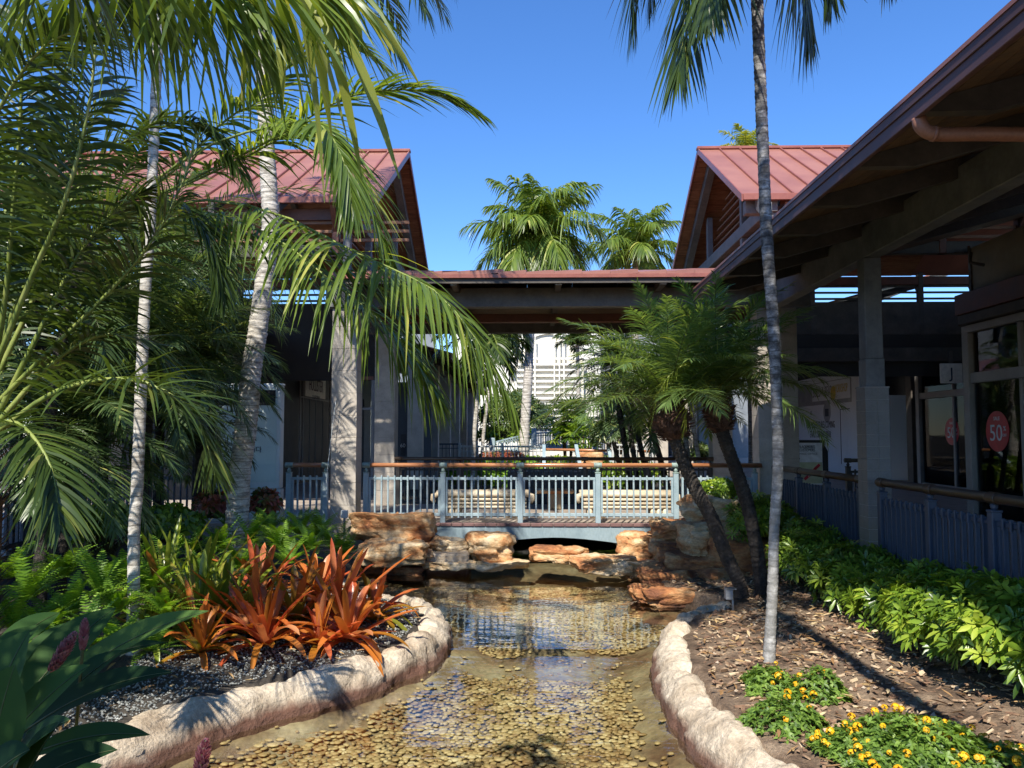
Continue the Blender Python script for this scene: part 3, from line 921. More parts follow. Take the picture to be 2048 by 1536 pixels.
# arched fascia
nA = 24
top, bot = -0.045, []
for k in range(nA + 1):
    x = BX0 + (BX1 - BX0) * k / nA
    u = (x - 0.42) / 1.25
    bot.append((x, -0.245 - 0.33 * min(1.0, (abs(u) / 1.85) ** 1.7)))
poly = [(BX0, top), (BX1, top)] + [(x, z) for x, z in bot[::-1]]
mb = MB()
vs = []
for yy in (15.2, 15.42):
    for x, z in bot: vs.append((x, yy, z))
    for x, z in bot: vs.append((x, yy, top))
n = nA + 1
Q = []
for k in range(nA):
    Q += [[k, k + 1, n + k + 1, n + k], [2 * n + k, 3 * n + k, 3 * n + k + 1, 2 * n + k + 1], [k, 2 * n + k, 2 * n + k + 1, k + 1], [n + k, n + k + 1, 3 * n + k + 1, 3 * n + k]]
Q += [[0, n, 3 * n, 2 * n], [nA, 2 * n + nA, 3 * n + nA, n + nA]]
mb.add(vs, Q)
part('fascia', mb, 'concrete', br)
part('soffit', MB().bb(BX0 + .01, BX1 - .01, 15.43, 19.4, -0.26, -0.122), 'concrete', br)
bk = MB().bevbox(-0.1, 0.1, -0.06, 0.06, -0.028, 0.028, 0.006).mesh('brick')
bk.materials.append(M['paver_red'])
x = -3.25
while x < 4.1:
    inst('brick', bk, 'paver_red', br if BX0 < x < BX1 else br, (x, 15.235, -0.016 + random.uniform(-.001, .001)), (0, 0, random.uniform(-.006, .006)))
    x += 0.208
for x0, x1 in ((-6.0, BX0), (BX1, 4.15)):
    pass


struct('light_blocking_bank', MB().bb(BX0, BX1, 19.3, 20.2, -1.1, -0.3), 'soil')  # added bank, blocks daylight coming through under the bridge
# ---------------------------------------------------------------- railings
def rail_mesh_set(h=0.92, dark=False):
    s = {}
    # baluster flat bar standing proud of the bottom rail
    s['baluster'] = MB().bevbox(-0.016, 0.016, -0.022, 0.022, 0.0, 0.70, 0.004).mesh('baluster')
    return s


def railing(name, label, p0, p1, nposts, nb, mt='rail_blue', wm='wood_rail', group=None, ztop=1.07, ext0=0.0, ext1=0.0, post_w=0.095,
            post_top=0.93, zb=0.13, gaps=None, skip_last=False, skip_first=False, wr=0.042, bal_top=0.85):
    """handrail on knobbed posts over panels of flat balusters; a to b along the ground"""
    p0 = Vector(p0); p1 = Vector(p1); d = (p1 - p0); L = d.length; d.normalize()
    ang = math.atan2(d.y, d.x)
    z0 = p0.z
    t = thing(name, label, 'railing', (p0 + p1) / 2, group)
    R = Matrix.Rotation(ang, 3, 'Z')
    c = t.location
    b = post_w / 2
    pm_ = MB().bevbox(-b, b, -b, b, 0.0, post_top, 0.008); me_post = pm_.mesh('post'); me_post.materials.append(M[mt])
    cm = MB().bevbox(-b * 1.12, b * 1.12, -b * 1.12, b * 1.12, post_top - 0.012, post_top + 0.012, 0.006)
    k = [(0, 0, post_top + 0.01), (0, 0, post_top + 0.03), (0, 0, post_top + 0.055), (0, 0, post_top + 0.075), (0, 0, ztop - 0.02)]
    cm.tube(k, [0.022, 0.034, 0.036, 0.022, 0.02], 10)
    me_cap = cm.mesh('cap', smooth=False); me_cap.materials.append(M['collar' if mt == 'rail_blue' else mt])
    col_ = MB().tube([(-0.075, 0, ztop), (-0.07, 0, ztop), (0.07, 0, ztop), (0.075, 0, ztop)], [wr + .002, wr + .008, wr + .008, wr + .002], 14)
    me_col = col_.mesh('collar', smooth=False); me_col.materials.append(M['collar' if mt == 'rail_blue' else wm])
    xs = [i * L / (nposts - 1) for i in range(nposts)]
    for i, s in enumerate(xs):
        q = p0 + d * s
        if (i == nposts - 1 and skip_last) or (i == 0 and skip_first): continue
        po = inst('post', me_post, mt, t, q, (0, 0, ang))
        o = bpy.data.objects.new('cap', me_cap); COL.objects.link(o); o.parent = po
        inst('collar', me_col, mt, t, q, (0, 0, ang))
    bh = bal_top - zb + 0.04
    bmsh = MB().bevbox(-0.015, 0.015, -0.026, 0.02, -0.035, bh - 0.03, 0.004)
    # slightly rounded head reaching over the top rail
    bmsh.bevbox(-0.015, 0.015, -0.034, -0.004, bh - 0.12, bh - 0.012, 0.004)
    me_bal = bmsh.mesh('baluster'); me_bal.materials.append(M[mt])
    for i in range(nposts - 1):
        a = p0 + d * (xs[i] + b); e = p0 + d * (xs[i + 1] - b)
        ln = (e - a).length; mid = (a + e) / 2
        for nm_, zc, hh, ww in (('top_rail', bal_top - 0.03, 0.05, 0.045), ('bottom_rail', zb + 0.025, 0.06, 0.045)):
            m_ = MB().bevbox(-ln / 2, ln / 2, -ww / 2 + .012, ww / 2 + .012, zc - hh / 2, zc + hh / 2, 0.006)
            inst(nm_, m_.mesh(nm_), mt, t, (mid.x, mid.y, z0), (0, 0, ang))
        sb_ = [a + d * 0.022, e - d * 0.022]
        for q in sb_:
            m_ = MB().bevbox(-0.02, 0.02, -0.012, 0.026, zb + .056, bal_top - .056, 0.004)
            inst('stile', m_.mesh('stile'), mt, t, q, (0, 0, ang))
        for k2 in range(nb):
            q = a + (e - a) * ((k2 + 1) / (nb + 1))
            inst('baluster', me_bal, mt, t, (q.x, q.y, z0 + zb), (0, 0, ang))
    hr = MB()
    hr.tube([p0 - d * ext0 + Vector((0, 0, ztop)), p1 + d * ext1 + Vector((0, 0, ztop))], wr, 14)
    part('handrail', hr, wm, t, True)
    return t


railing('bridge_railing', 'long blue-grey railing with wooden handrail along the near edge of the bridge', (-3.10, 15.33, 0), (2.66, 15.33, 0), 5, 10, ext0=0.05, ext1=1.58)
railing('bridge_railing', 'short blue-grey railing section between the white lightbox and the left stone column', (-4.55, 15.33, 0), (-3.86, 15.33, 0), 2, 4, ext0=0.06, ext1=0.05)
railing('bridge_railing', 'shaded railing continuing right from the bridge behind the leaning date palm trunks', (2.72, 15.36, 0), (4.12, 15.36, 0), 2, 10, ext0=-0.06, ext1=-0.05, skip_first=True)
railing('dark_railing', 'dark railing in shade along the far edge of the bridge', (-3.15, 19.3, 0), (4.15, 19.3, 0), 6, 11, 'rail_black', 'wood_rail_dark', post_w=0.09)
railing('walkway_railing', 'shaded blue railing of the right walkway from the grey tiled pillar towards the viewer', (4.33, 10.32, 0), (4.33, 1.68, 0), 8, 8, 'rail_blue_dark', 'wood_rail_dark', ext0=0.06, wr=0.05, ztop=1.05)
railing('walkway_railing', 'shaded blue railing of the right walkway beyond the grey tiled pillar', (4.36, 14.85, 0), (4.36, 11.05, 0), 4, 8, 'rail_blue_dark', 'wood_rail_dark', ext1=0.1, wr=0.05, ztop=1.05)
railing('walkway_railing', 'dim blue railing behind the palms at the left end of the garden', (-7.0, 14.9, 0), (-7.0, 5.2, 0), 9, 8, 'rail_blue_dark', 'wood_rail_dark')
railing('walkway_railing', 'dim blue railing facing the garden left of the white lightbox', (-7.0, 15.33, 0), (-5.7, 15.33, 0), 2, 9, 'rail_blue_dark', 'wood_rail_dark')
railing('queue_railing', 'short dark railing beside the framed sign on the right walkway', (6.95, 18.3, 0), (7.45, 18.3, 0), 2, 3, 'rail_black', 'timber_dark')


# ---------------------------------------------------------------- columns
def block_column(name, label, x0, x1, y0, y1, zt, course=0.42, mt='stone', group=None):
    t = thing(name, label, 'column', ((x0 + x1) / 2, (y0 + y1) / 2, -0.1), group)
    z = -0.1
    while z < zt - 0.02:
        z1 = min(zt, z + course)
        j = random.uniform(-.0015, .0015)
        part('stone_block', MB().bevbox(x0 + j, x1 + j, y0 + j, y1 + j, z, z1 - 0.004, 0.005, random.uniform(-.2, .2)), mt, t)
        z = z1
    part('core', MB().bb(x0 + .01, x1 - .01, y0 + .01, y1 - .01, -0.1, zt - .01), 'grout', t)
    return t


block_column('stone_column', 'tall pale stone column at the left end of the bridge', -3.78, -3.30, 15.36, 15.84, 4.03)
block_column('stone_column', 'second stone column in shade behind the left bridge column', -3.72, -3.24, 19.3, 19.78, 4.03)
block_column('stone_column', 'beige stone column behind the slim palm trunk at the right end of the bridge', 4.22, 4.68, 15.4, 15.86, 4.03)
block_column('stone_column', 'stone column in shade at the far right corner of the bridge', 4.22, 4.68, 19.3, 19.78, 4.03)
block_column('stone_column', 'dark side pier right behind the beige stone column', 4.95, 5.35, 16.6, 17.0, 4.6)

# near tiled pillar with timber post
t = thing('tiled_pillar', 'grey tiled pillar carrying a timber post on the right walkway', 'pillar', (4.46, 10.82, -0.2))
X0, X1, Y0, Y1 = 4.27, 4.57, 10.6, 10.9
ZT = 2.24
part('core', MB().bb(X0 + .004, X1 - .004, Y0 + .004, Y1 - .004, -0.5, ZT - .004), 'grout', t)
tl = (X1 - X0) / 2
z = ZT
tmf = MB().bevbox(-tl / 2 + .0025, tl / 2 - .0025, -0.004, 0.004, -tl / 2 + .0025, tl / 2 - .0025, 0.002).mesh('tile'); tmf.materials.append(M['tile'])
tms = MB().bevbox(-0.004, 0.004, -tl / 2 + .0025, tl / 2 - .0025, -tl / 2 + .0025, tl / 2 - .0025, 0.002).mesh('tile'); tms.materials.append(M['tile'])
while z > -0.3:
    for k in range(2):
        inst('tile', tmf, 'tile', t, (X0 + tl * (k + .5), Y0, z - tl / 2))
        inst('tile', tms, 'tile', t, (X0, Y0 + tl * (k + .5), z - tl / 2))
    z -= tl
part('ledge', MB().bevbox(X0 - .008, X1 + .008, Y0 - .008, Y1 + .008, ZT, ZT + .02, .004), 'frame', t)
part('post_base', MB().bevbox(X0 + .03, X1 - .03, Y0 + .03, Y1 - .03, ZT + .02, 2.62, .006), 'timber_grey', t)
part('timber_post', MB().bevbox(X0 + .038, X1 - .038, Y0 + .038, Y1 - .038, 2.622, 3.94, .008), 'timber_grey', t)

# ================================================================ LOW RIGHT ROOF
def low_roof(label, x0, sgn, y0, y1, zf0, zf1, slope, width, xb, rafters, group=None, visible=True, seams=False, bz=(3.94, 4.36), boards=True):
    """eaves roof beside the canal; x0 eave line, sgn +1 rises to the right"""
    t = thing('low_roof', label, 'roof', (x0, (y0 + y1) / 2, zf0))
    xe = x0 + sgn * width
    ze = zf1 + slope * width
    th = 0.05
    mb = MB()
    for a in (0,):
        vs = [(x0 - sgn * .02, y0, zf1 + .03), (xe, y0, ze + .03), (xe, y1, ze + .03), (x0 - sgn * .02, y1, zf1 + .03),
              (x0 - sgn * .02, y0, zf1 - .0), (xe, y0, ze - .0), (xe, y1, ze - .0), (x0 - sgn * .02, y1, zf1 - .0)]
        mb.add(vs, [[0, 1, 2, 3], [4, 7, 6, 5], [0, 4, 5, 1], [1, 5, 6, 2], [2, 6, 7, 3], [3, 7, 4, 0]])
    mb.fixn = True
    part('roof_sheet', mb, 'roof', t)
    part('fascia_board', MB().bevbox(min(x0, x0 + sgn * .04), max(x0, x0 + sgn * .04), y0, y1, zf0, zf1 - .002, .005), 'fascia', t)
    part('edge_trim', MB().bevbox(min(x0 - sgn * .012, x0 - sgn * .001), max(x0 - sgn * .012, x0 - sgn * .001), y0 - .01, y1 + .01, zf1 - .07, zf1 + .034, .004), 'fascia', t)
    # soffit boards run along the eave
    if boards:
        k = 0; s = 0.05
        while s < min(width, 6.6):
            a, b = s, s + 0.135
            zz = lambda q: zf1 + slope * q - 0.012
            vs = [(x0 + sgn * a, y0 + .02, zz(a)), (x0 + sgn * b, y0 + .02, zz(b)), (x0 + sgn * b, y1 - .02, zz(b)), (x0 + sgn * a, y1 - .02, zz(a))]
            vs += [(v[0], v[1], v[2] - 0.02) for v in vs]
            m_ = MB().add(vs, [[0, 1, 2, 3], [4, 7, 6, 5], [0, 4, 5, 1], [1, 5, 6, 2], [2, 6, 7, 3], [3, 7, 4, 0]], var=random.uniform(-.4, .4))
            m_.fixn = True
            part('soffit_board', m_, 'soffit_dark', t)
            s += 0.14
    # rafters with cut tails
    for yy in rafters:
        u = [(x0 + sgn * .08, zf1 + slope * .08 - .035), (x0 + sgn * 6.6, zf1 + slope * 6.6 - .035), (x0 + sgn * 6.6, zf1 + slope * 6.6 - .24),
             (x0 + sgn * .62, zf1 + slope * .62 - .24), (x0 + sgn * .08, zf1 + slope * .08 - .1)]
        m_ = MB()
        vs = [(p[0], yy - .05, p[1]) for p in u] + [(p[0], yy + .05, p[1]) for p in u]
        n = 5
        m_.add(vs, [[i, (i + 1) % n, n + (i + 1) % n, n + i] for i in range(n)] + [[0, 1, 2, 3], [n, n + 3, n + 2, n + 1]], [[0, 3, 4], [n, n + 4, n + 3]])
        m_.fixn = True
        part('rafter', m_, 'timber_dark', t)
    bx0, bx1 = (xb, xb + sgn * .2)
    part('beam', MB().bevbox(min(bx0, bx1), max(bx0, bx1), y0 + .1, y1 + (.0 if y1 > 20 else 1.6), bz[0], bz[1], .01), 'timber_grey', t)
    return t


lr = low_roof('low brown-soffited roof over the right walkway, its eave rising to the top right corner', 2.7, 1, -3, 13.6, 3.87, 4.04, 0.27, 8.0, 4.32, [1.0 + 1.22 * i for i in range(-2, 11)])
part('roof_sheet', MB().prism([(4.15, 4.46), (14, 7.1), (14, 7.16), (4.15, 4.52)], 1, 13.6, 16.3), 'roof', lr)
part('soffit_sheet', MB().prism([(4.16, 4.43), (13.9, 7.05), (13.9, 7.08), (4.16, 4.455)], 1, 13.61, 16.28), 'soffit_dark', lr)
lf = low_roof('low roof over the left walkway hidden behind the palms', -6.3, -1, -3, 13.6, 3.87, 4.04, 0.27, 6.0, -7.2, [1.0 + 2.44 * i for i in range(-1, 6)], boards=False)
low_roof('low roof continuing along the right walkway beyond the red gable', 5.3, 1, 24.3, 58, 4.41, 4.58, 0.27, 8.3, 5.6, [25 + 3 * i for i in range(11)], boards=False)
low_roof('low roof continuing along the left walkway beyond the red gable', -2.4, -1, 24.3, 52, 3.87, 4.04, 0.27, 7.0, -3.4, [25 + 3 * i for i in range(9)], boards=False)

# downpipe under the right roof
mb = MB()
P = curve_pts([at(1838, 236, 5.75), at(1842, 252, 5.75), at(1860, 266, 5.75), at(1895, 269, 5.75), at(1960, 268, 5.72), at(2120, 270, 5.7), at(2400, 274, 5.65)], 26)
mb.tube(P, 0.05, 14)
dp = thing('downpipe', 'copper-brown rainwater pipe bending under the eave of the right roof', 'pipe', P[0])
part('pipe', mb, 'pipe', dp, True)
part('joint_ring', MB().tube([P[9], P[10]], 0.056, 14), 'pipe', dp, True)

# ================================================================ CROSS ROOF OVER THE BRIDGE
cr_ = thing('bridge_roof', 'flat red-edged timber roof spanning the bridge between the two gables', 'roof', (0.5, 17.4, 4.0))
XA, XB = -3.6, 4.9
yf, zf = 14.5, 4.475
x = XA; k = 0
while x < XB:
    x1 = min(XB, x + 0.5)
    v = random.uniform(-.5, .5); jz = random.uniform(-.014, .014); sk = 0.035
    # tray panel with lap towards its right neighbour
    vs = [(x, yf, zf + jz), (x1 - .004, yf, zf + jz + sk), (x1 - .004, 17.4, 5.06 + jz + sk), (x, 17.4, 5.06 + jz), (x, yf, zf + .07 + jz), (x1 - .004, yf, zf + .07 + jz + sk), (x1 - .004, 17.4, 5.13 + sk + jz), (x, 17.4, 5.13 + jz)]
    part('roof_panel', MB().add(vs, [[0, 3, 2, 1], [4, 5, 6, 7], [0, 1, 5, 4], [1, 2, 6, 5], [2, 3, 7, 6], [3, 0, 4, 7]], var=v), 'roof', cr_)
    vs = [(a, 34.8 - b if b > 17 else 20.3, c) for a, b, c in vs]
    vs2 = [(p[0], 17.4 if abs(q - 17.4) < .01 else 20.3, p[2]) for p, q in zip(vs, [yf, yf, 17.4, 17.4, yf, yf, 17.4, 17.4])]
    m_ = MB().add(vs2, [[0, 3, 2, 1], [4, 5, 6, 7], [0, 1, 5, 4], [1, 2, 6, 5], [2, 3, 7, 6], [3, 0, 4, 7]], var=v); m_.fixn = True
    part('roof_panel', m_, 'roof', cr_)
    x += 0.5; k += 1
part('edge_strip', MB().bevbox(XA, XB, 14.47, 14.498, 4.43, 4.5, .004), 'roof_edge', cr_)
part('fascia_board', MB().bevbox(XA, XB, 14.52, 14.56, 4.34, 4.44, .004), 'timber_dark', cr_)
part('front_beam', MB().bevbox(-3.9, 5.2, 15.3, 15.55, 4.04, 4.40, .012), 'timber_grey', cr_)
for xx in (-2.1, -1.35 + 1.85 - 1.0 + .85, 2.35):
    pass
for px in (908, 1117, 1325, 1532, 700):
    q = at(px, 560, 14.66)
    part('outlooker', MB().bevbox(q.x - .055, q.x + .055, 14.6, 17.0, 4.31, 4.43, .006), 'timber_dark', cr_)
    part('end_block', MB().bevbox(q.x - .06, q.x + .06, 14.575, 14.6, 4.32, 4.42, .004), 'box_grey', cr_)
    part('cross_joist', MB().bevbox(q.x - .055, q.x + .055, 15.56, 19.2, 4.18, 4.36, .006), 'timber_dark', cr_)
yy = 15.6
while yy < 20.0:
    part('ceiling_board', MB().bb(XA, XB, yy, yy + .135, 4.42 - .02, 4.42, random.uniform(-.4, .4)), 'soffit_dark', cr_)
    yy += .14
part('red_beam', MB().bevbox(XA, XB, 17.15, 17.33, 4.0, 4.175, .01), 'timber_red', cr_)
part('rear_beam', MB().bevbox(-3.9, 5.2, 19.35, 19.6, 4.05, 4.42, .01), 'timber_dark', cr_)


# ================================================================ RED GABLE PAVILIONS
def pavilion(label, xg, sgn, xlen, yr=20.0, half=4.1, zr=8.68, pitch=0.575):
    """gabled hall whose ridge runs away from the canal; xg = gable plane, sgn = direction of the hall"""
    t = thing('gabled_hall', label, 'building', (xg + sgn * xlen / 2, yr, 3.8))
    xe = xg + sgn * xlen
    ze = zr - pitch * half
    def slab(xa, xb, s0, s1, side, o0, o1, name, mt, var=0.0, par=None):
        # slab on the slope, s = distance from the ridge in plan, side -1 near / +1 far; o offsets below surface
        vs = []
        for o in (o0, o1):
            for X_, s in ((xa, s0), (xb, s0), (xb, s1), (xa, s1)):
                vs.append((X_, yr + side * s, zr - pitch * s - o))
        m_ = MB().add(vs, [[0, 1, 2, 3], [4, 7, 6, 5], [0, 4, 5, 1], [1, 5, 6, 2], [2, 6, 7, 3], [3, 7, 4, 0]], var=var)
        m_.fixn = True
        return part(name, m_, mt, par or t)
    n = int(xlen / 0.494)
    for side in (-1, 1):
        for k in range(n):
            xa = xg + sgn * k * 0.494; xb = xa + sgn * 0.49
            rp = slab(xa, xb, 0.0, half, side, 0, 0.03, 'roof_panel', 'roof', random.uniform(-.15, .15))
            if side < 0: slab(xb - sgn * .012, xb + sgn * .018, 0.02, half, side, -0.05, -0.001, 'seam', 'roof_edge', par=rp)
        s = 0.03
        while s < half - .02:
            slab(xg + sgn * .03, xg + sgn * min(xlen, 7), s, s + .136, side, 0.034, 0.052, 'soffit_board', 'soffit', random.uniform(-.35, .35))
            s += .14
        # barge trim, rake rafters
        slab(xg - sgn * .03, xg - sgn * .002, 0.0, half + .02, side, -0.03, 0.12, 'barge_trim', 'roof_edge')
        slab(xg + sgn * .28, xg + sgn * .46, 0.05, half + .35, side, 0.056, 0.33, 'rake_rafter', 'timber_grey')
        for q in range(1, 4):
            slab(xg + sgn * (1.3 * q + .6), xg + sgn * (1.3 * q + .72), 0.05, half + .1, side, 0.056, 0.26, 'rafter', 'timber_dark')
        if side < 0:
            part('eave_gutter', MB().bevbox(min(xg, xe), max(xg, xe), yr - half - .05, yr - half + .02, ze - .11, ze + .02, .008), 'roof_edge', t)
    part('ridge_cap', MB().bevbox(min(xg - sgn * .05, xe), max(xg - sgn * .05, xe), yr - .09, yr + .09, zr - .02, zr + .055, .015), 'roof_edge', t)
    # gable frame standing back from the verge
    xt = xg + sgn * .62
    def bx(a, b): return (min(a, b), max(a, b))
    zt = ze - .02
    part('tie_beam', MB().bevbox(*bx(xt - sgn * .09, xt + sgn * .09), yr - half + .1, yr + half - .1, zt - .28, zt, .01), 'timber_grey', t)
    part('lower_tie_beam', MB().bevbox(*bx(xt - sgn * .09, xt + sgn * .09), yr - half + .1, yr + half - .1, 4.62, 4.9, .01), 'timber_grey', t)
    for s in (-half + .25, -1.75, 1.75, half - .25):
        zz = zr - pitch * abs(s) - .27
        part('gable_post', MB().bevbox(*bx(xt - sgn * .07, xt + sgn * .07), yr + s - .09, yr + s + .09, 4.05, zt - .28, .01), 'timber_grey', t)
        if zz - zt > .1:
            part('gable_post', MB().bevbox(*bx(xt - sgn * .07, xt + sgn * .07), yr + s - .09, yr + s + .09, zt, zz, .01), 'timber_grey', t)
    # inner rafter pair with louvre slats
    xl = xt + sgn * .16
    z = 4.98
    while z < zr - .95:
        if not (zt - .3 < z < zt + .02):
            hw = min(half - .6, (zr - .75 - z) / pitch)
            part('louvre_slat', MB().bb(*bx(xl, xl + sgn * .07), yr - hw, yr + hw, z, z + .035), 'soffit', t)
        z += 0.185
    for side in (-1, 1):
        # collar block at the eave
        part('outrigger', MB().bevbox(*bx(xg + sgn * .1, xt - sgn * .1), yr + side * (half - .3) - .11, yr + side * (half - .3) + .11, zt - .3, zt - .03, .01), 'timber_grey', t)
        # long wall under the eave: posts, bracket, slats
        yw_ = yr + side * (half - .35)
        part('eave_beam', MB().bevbox(*bx(xt, xe), yw_ - .08, yw_ + .08, ze - .38, ze - .14, .01), 'timber_red', t)
        part('sill_beam', MB().bevbox(*bx(xt, xe), yw_ - .08, yw_ + .08, 4.5 if side > 0 else 5.2, 5.45, .01), 'timber_dark', t)
        k = 0
        while k * 1.55 + .9 < xlen:
            xx = xt + sgn * (k * 1.55 + .25)
            part('wall_post', MB().bevbox(xx - .07, xx + .07, yw_ - side * -.0 - .09, yw_ + .09, 4.0 if side > 0 else 5.2, ze - .02, .01), 'timber_red' if side < 0 else 'timber_dark', t)
            m_ = MB()
            a = (xx - .05, yw_ + side * .08); 
            vs = [(xx - .05, yw_ + side * .09, ze - .62), (xx - .05, yw_ + side * .4, ze - .16), (xx - .05, yw_ + side * .09, ze - .16)]
            vs += [(xx + .05, b_, c_) for _, b_, c_ in vs]
            m_.add(vs, [[0, 1, 4, 3], [1, 2, 5, 4], [2, 0, 3, 5]], [[0, 2, 1], [3, 4, 5]]); m_.fixn = True
            part('bracket', m_, 'timber_red' if side < 0 else 'timber_dark', t)
            for zs in (5.52, 5.70, 5.88):
                part('slat', MB().bb(*bx(xx + .08, xx + 1.47), yw_ - .02, yw_ + .02, zs, zs + .06), 'soffit' if side < 0 else 'timber_dark', t)
            k += 1
    return t


pavilion('red metal gabled hall on the right above the low roof', 4.13, 1, 12.0)
pavilion('red metal gabled hall on the left behind the palm fronds', -3.07, -1, 8.4)

# dark inner walls of the halls
bw = thing('hall_back_wall', 'dark inner wall under the right gabled hall', 'wall', (10, 23.6, 0))
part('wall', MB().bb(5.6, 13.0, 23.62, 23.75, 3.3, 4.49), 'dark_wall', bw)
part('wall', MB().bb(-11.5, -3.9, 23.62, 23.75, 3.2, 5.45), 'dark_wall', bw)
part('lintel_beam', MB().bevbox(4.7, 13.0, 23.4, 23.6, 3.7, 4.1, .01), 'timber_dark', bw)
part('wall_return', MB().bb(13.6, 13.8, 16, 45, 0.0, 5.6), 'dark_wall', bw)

# ================================================================ RIGHT SHOPS
def shopfront(label, xw_, ya, yb, zh, ztr, mull, door_base=0.12, thick=0.16, mt='frame', facing=-1, endw=0.22, gl='glass'):
    """glazed shop wall on a plane of constant x, ya<yb"""
    t = thing('shopfront', label, 'shopfront', (xw_, (ya + yb) / 2, 0))
    f = lambda y0, y1, z0, z1, o=0.0: MB().bevbox(xw_ - thick / 2 - o, xw_ + thick / 2 + o, y0, y1, z0, z1, .008)
    part('end_pillar', f(yb - endw, yb, 0, zh - .14, .03), mt, t)
    part('header', f(ya, yb, zh - .14, zh, .03), mt, t)
    part('transom', f(ya, yb - endw, ztr, ztr + .2), mt, t)
    part('base_board', f(ya, yb - endw, 0, door_base), mt, t)
    ys = [ya] + mull + [yb - endw]
    for y in mull:
        part('mullion', f(y - .05, y + .05, door_base, ztr, -.02), mt, t)
        part('mullion', f(y - .05, y + .05, ztr + .2, zh - .14, -.02), mt, t)
    for a, b in zip(ys[:-1], ys[1:]):
        for z0, z1 in ((door_base, ztr), (ztr + .2, zh - .14)):
            part('pane', MB().bb(xw_ - .006, xw_ + .006, a + .05, b - (.05 if b in mull else 0), z0, z1), gl, t)
    return t


sA = shopfront('near cream-framed shopfront on the right with the large red sale disc', 8.5, 0.0, 16.15, 3.74, 2.62, [2.5, 4.9, 7.3, 9.7, 12.1, 14.35])
sB = shopfront('second cream-framed shopfront farther along the right walkway', 12.4, 18.5, 26.6, 3.85, 2.75, [21.5, 24.35], mt='frame', gl='glass_dim')
w1 = thing('shop_wall', 'cream stucco panels above the near right shopfront', 'wall', (8.6, 8, 4))
for a, b in ((0, 3.2), (3.24, 6.4), (6.44, 9.6), (9.64, 12.8), (12.84, 15.95)):
    part('panel', MB().bevbox(8.52, 8.62, a, b, 4.36, 5.26, .01), 'panel_cream', w1)
    part('joint_strip', MB().bb(8.49, 8.52, b - .03, b + .05, 4.36, 5.3), 'timber_dark', w1)
part('red_band', MB().bevbox(8.25, 8.6, -1, 16.1, 3.95, 4.34, .01), 'timber_red', w1)
part('soffit_strip', MB().bevbox(8.3, 8.6, -1, 16.1, 3.76, 3.94, .01), 'timber_dark', w1)
part('bracket', MB().tube([at(1942, 505, 15.4), at(1940, 525, 15.4), at(1968, 530, 15.2)], 0.03, 8), 'timber_dark', w1, True)
# interiors
iw = thing('shop_interior', 'dim interior of the near right shop', 'room', (10.5, 9, 0))
part('back_wall', MB().bb(12.0, 12.1, -1, 16.1, 0, 3.9), 'panel_cream', iw)
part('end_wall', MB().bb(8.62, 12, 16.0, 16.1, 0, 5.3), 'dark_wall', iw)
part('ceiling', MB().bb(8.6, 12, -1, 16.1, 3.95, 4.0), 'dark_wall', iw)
for yy, zz in ((14.9, 3.9), (13.2, 3.9), (11.2, 3.9), (9.5, 3.9)):
    part('downlight', MB().tube([(10.2, yy, zz), (10.2, yy, zz + .04)], .09, 12), 'lamp_glow', iw)
part('display_wall', MB().bb(9.6, 9.7, 14.4, 15.5, 0, 2.4), 'grey_wall', iw)
part('display_stand', MB().bevbox(9.2, 9.5, 12.6, 13.8, 0, 1.3, .02), 'poster_blue', iw)


def disc(x_, y, z, r, label, big=True):
    t = thing('sale_sign', label, 'sign', (x_, y, z))
    n = 40
    mb = MB()
    vs = [(x_ - .004, y + r * math.cos(2 * math.pi * k / n), z + r * math.sin(2 * math.pi * k / n)) for k in range(n)]
    vs += [(x_ + .004, v[1], v[2]) for v in vs] + [(x_ - .004, y, z), (x_ + .004, y, z)]
    mb.add(vs, [[k, (k + 1) % n, n + (k + 1) % n, n + k] for k in range(n)], [[2 * n, (k + 1) % n, k] for k in range(n)] + [[2 * n + 1, n + k, n + (k + 1) % n] for k in range(n)])
    part('disc', mb, 'sale_red', t)
    rot = (math.pi / 2, 0, -math.pi / 2)
    lettering('50', r * 1.15, 'paper', t, (x_ - .007, y + r * .1, z - r * .12), rot)
    lettering('%', r * .34, 'paper', t, (x_ - .007, y - r * .66, z + r * .12), rot)
    lettering('OFF', r * .2, 'paper', t, (x_ - .007, y - r * .64, z - r * .2), rot)
    lettering('SALE', r * .26, 'paper', t, (x_ - .007, y, z + r * .62), rot)
    return t


disc(8.489, 15.2, 1.70, 0.37, 'large red sale disc reading 50 on the near right shop window')
disc(12.389, 24.55, 1.72, 0.40, 'smaller red sale disc reading 50 on the farther right shop window')
disc(8.489, 13.6, 1.75, 0.37, 'red sale disc cut by the right edge of the photo')
pb = thing('window_poster', 'tall blue poster in the farther right shop window', 'poster', (12.6, 24.2, 0.5))
part('sheet', MB().bb(12.58, 12.6, 21.8, 24.2, 0.5, 3.4), 'poster_blue', pb)
part('print_panel', MB().bb(12.565, 12.579, 22.2, 24.1, 0.55, 1.05), 'paper', pb)
part('figure_panel', MB().bb(12.65, 12.75, 24.5, 26.2, 0.1, 3.4), 'grey_wall', pb)
js = thing('hanging_shop_sign', 'small cream shop sign with a curled letter over the farther right shop', 'sign', (11.6, 23.2, 2.9))
part('board', MB().bevbox(11.3, 11.9, 22.9, 22.96, 3.05, 3.6, .01), 'sign_cream', js)
lettering('J', .42, 'ink', js, (11.6, 22.895, 3.32), (math.pi / 2, 0, 0))
part('hanger', MB().bb(11.55, 11.65, 22.9, 22.96, 3.6, 3.95), 'timber_dark', js)
part('inner_wall', MB().bb(14.0, 14.1, 17, 27, 0, 4.4), 'dark_wall', sB)

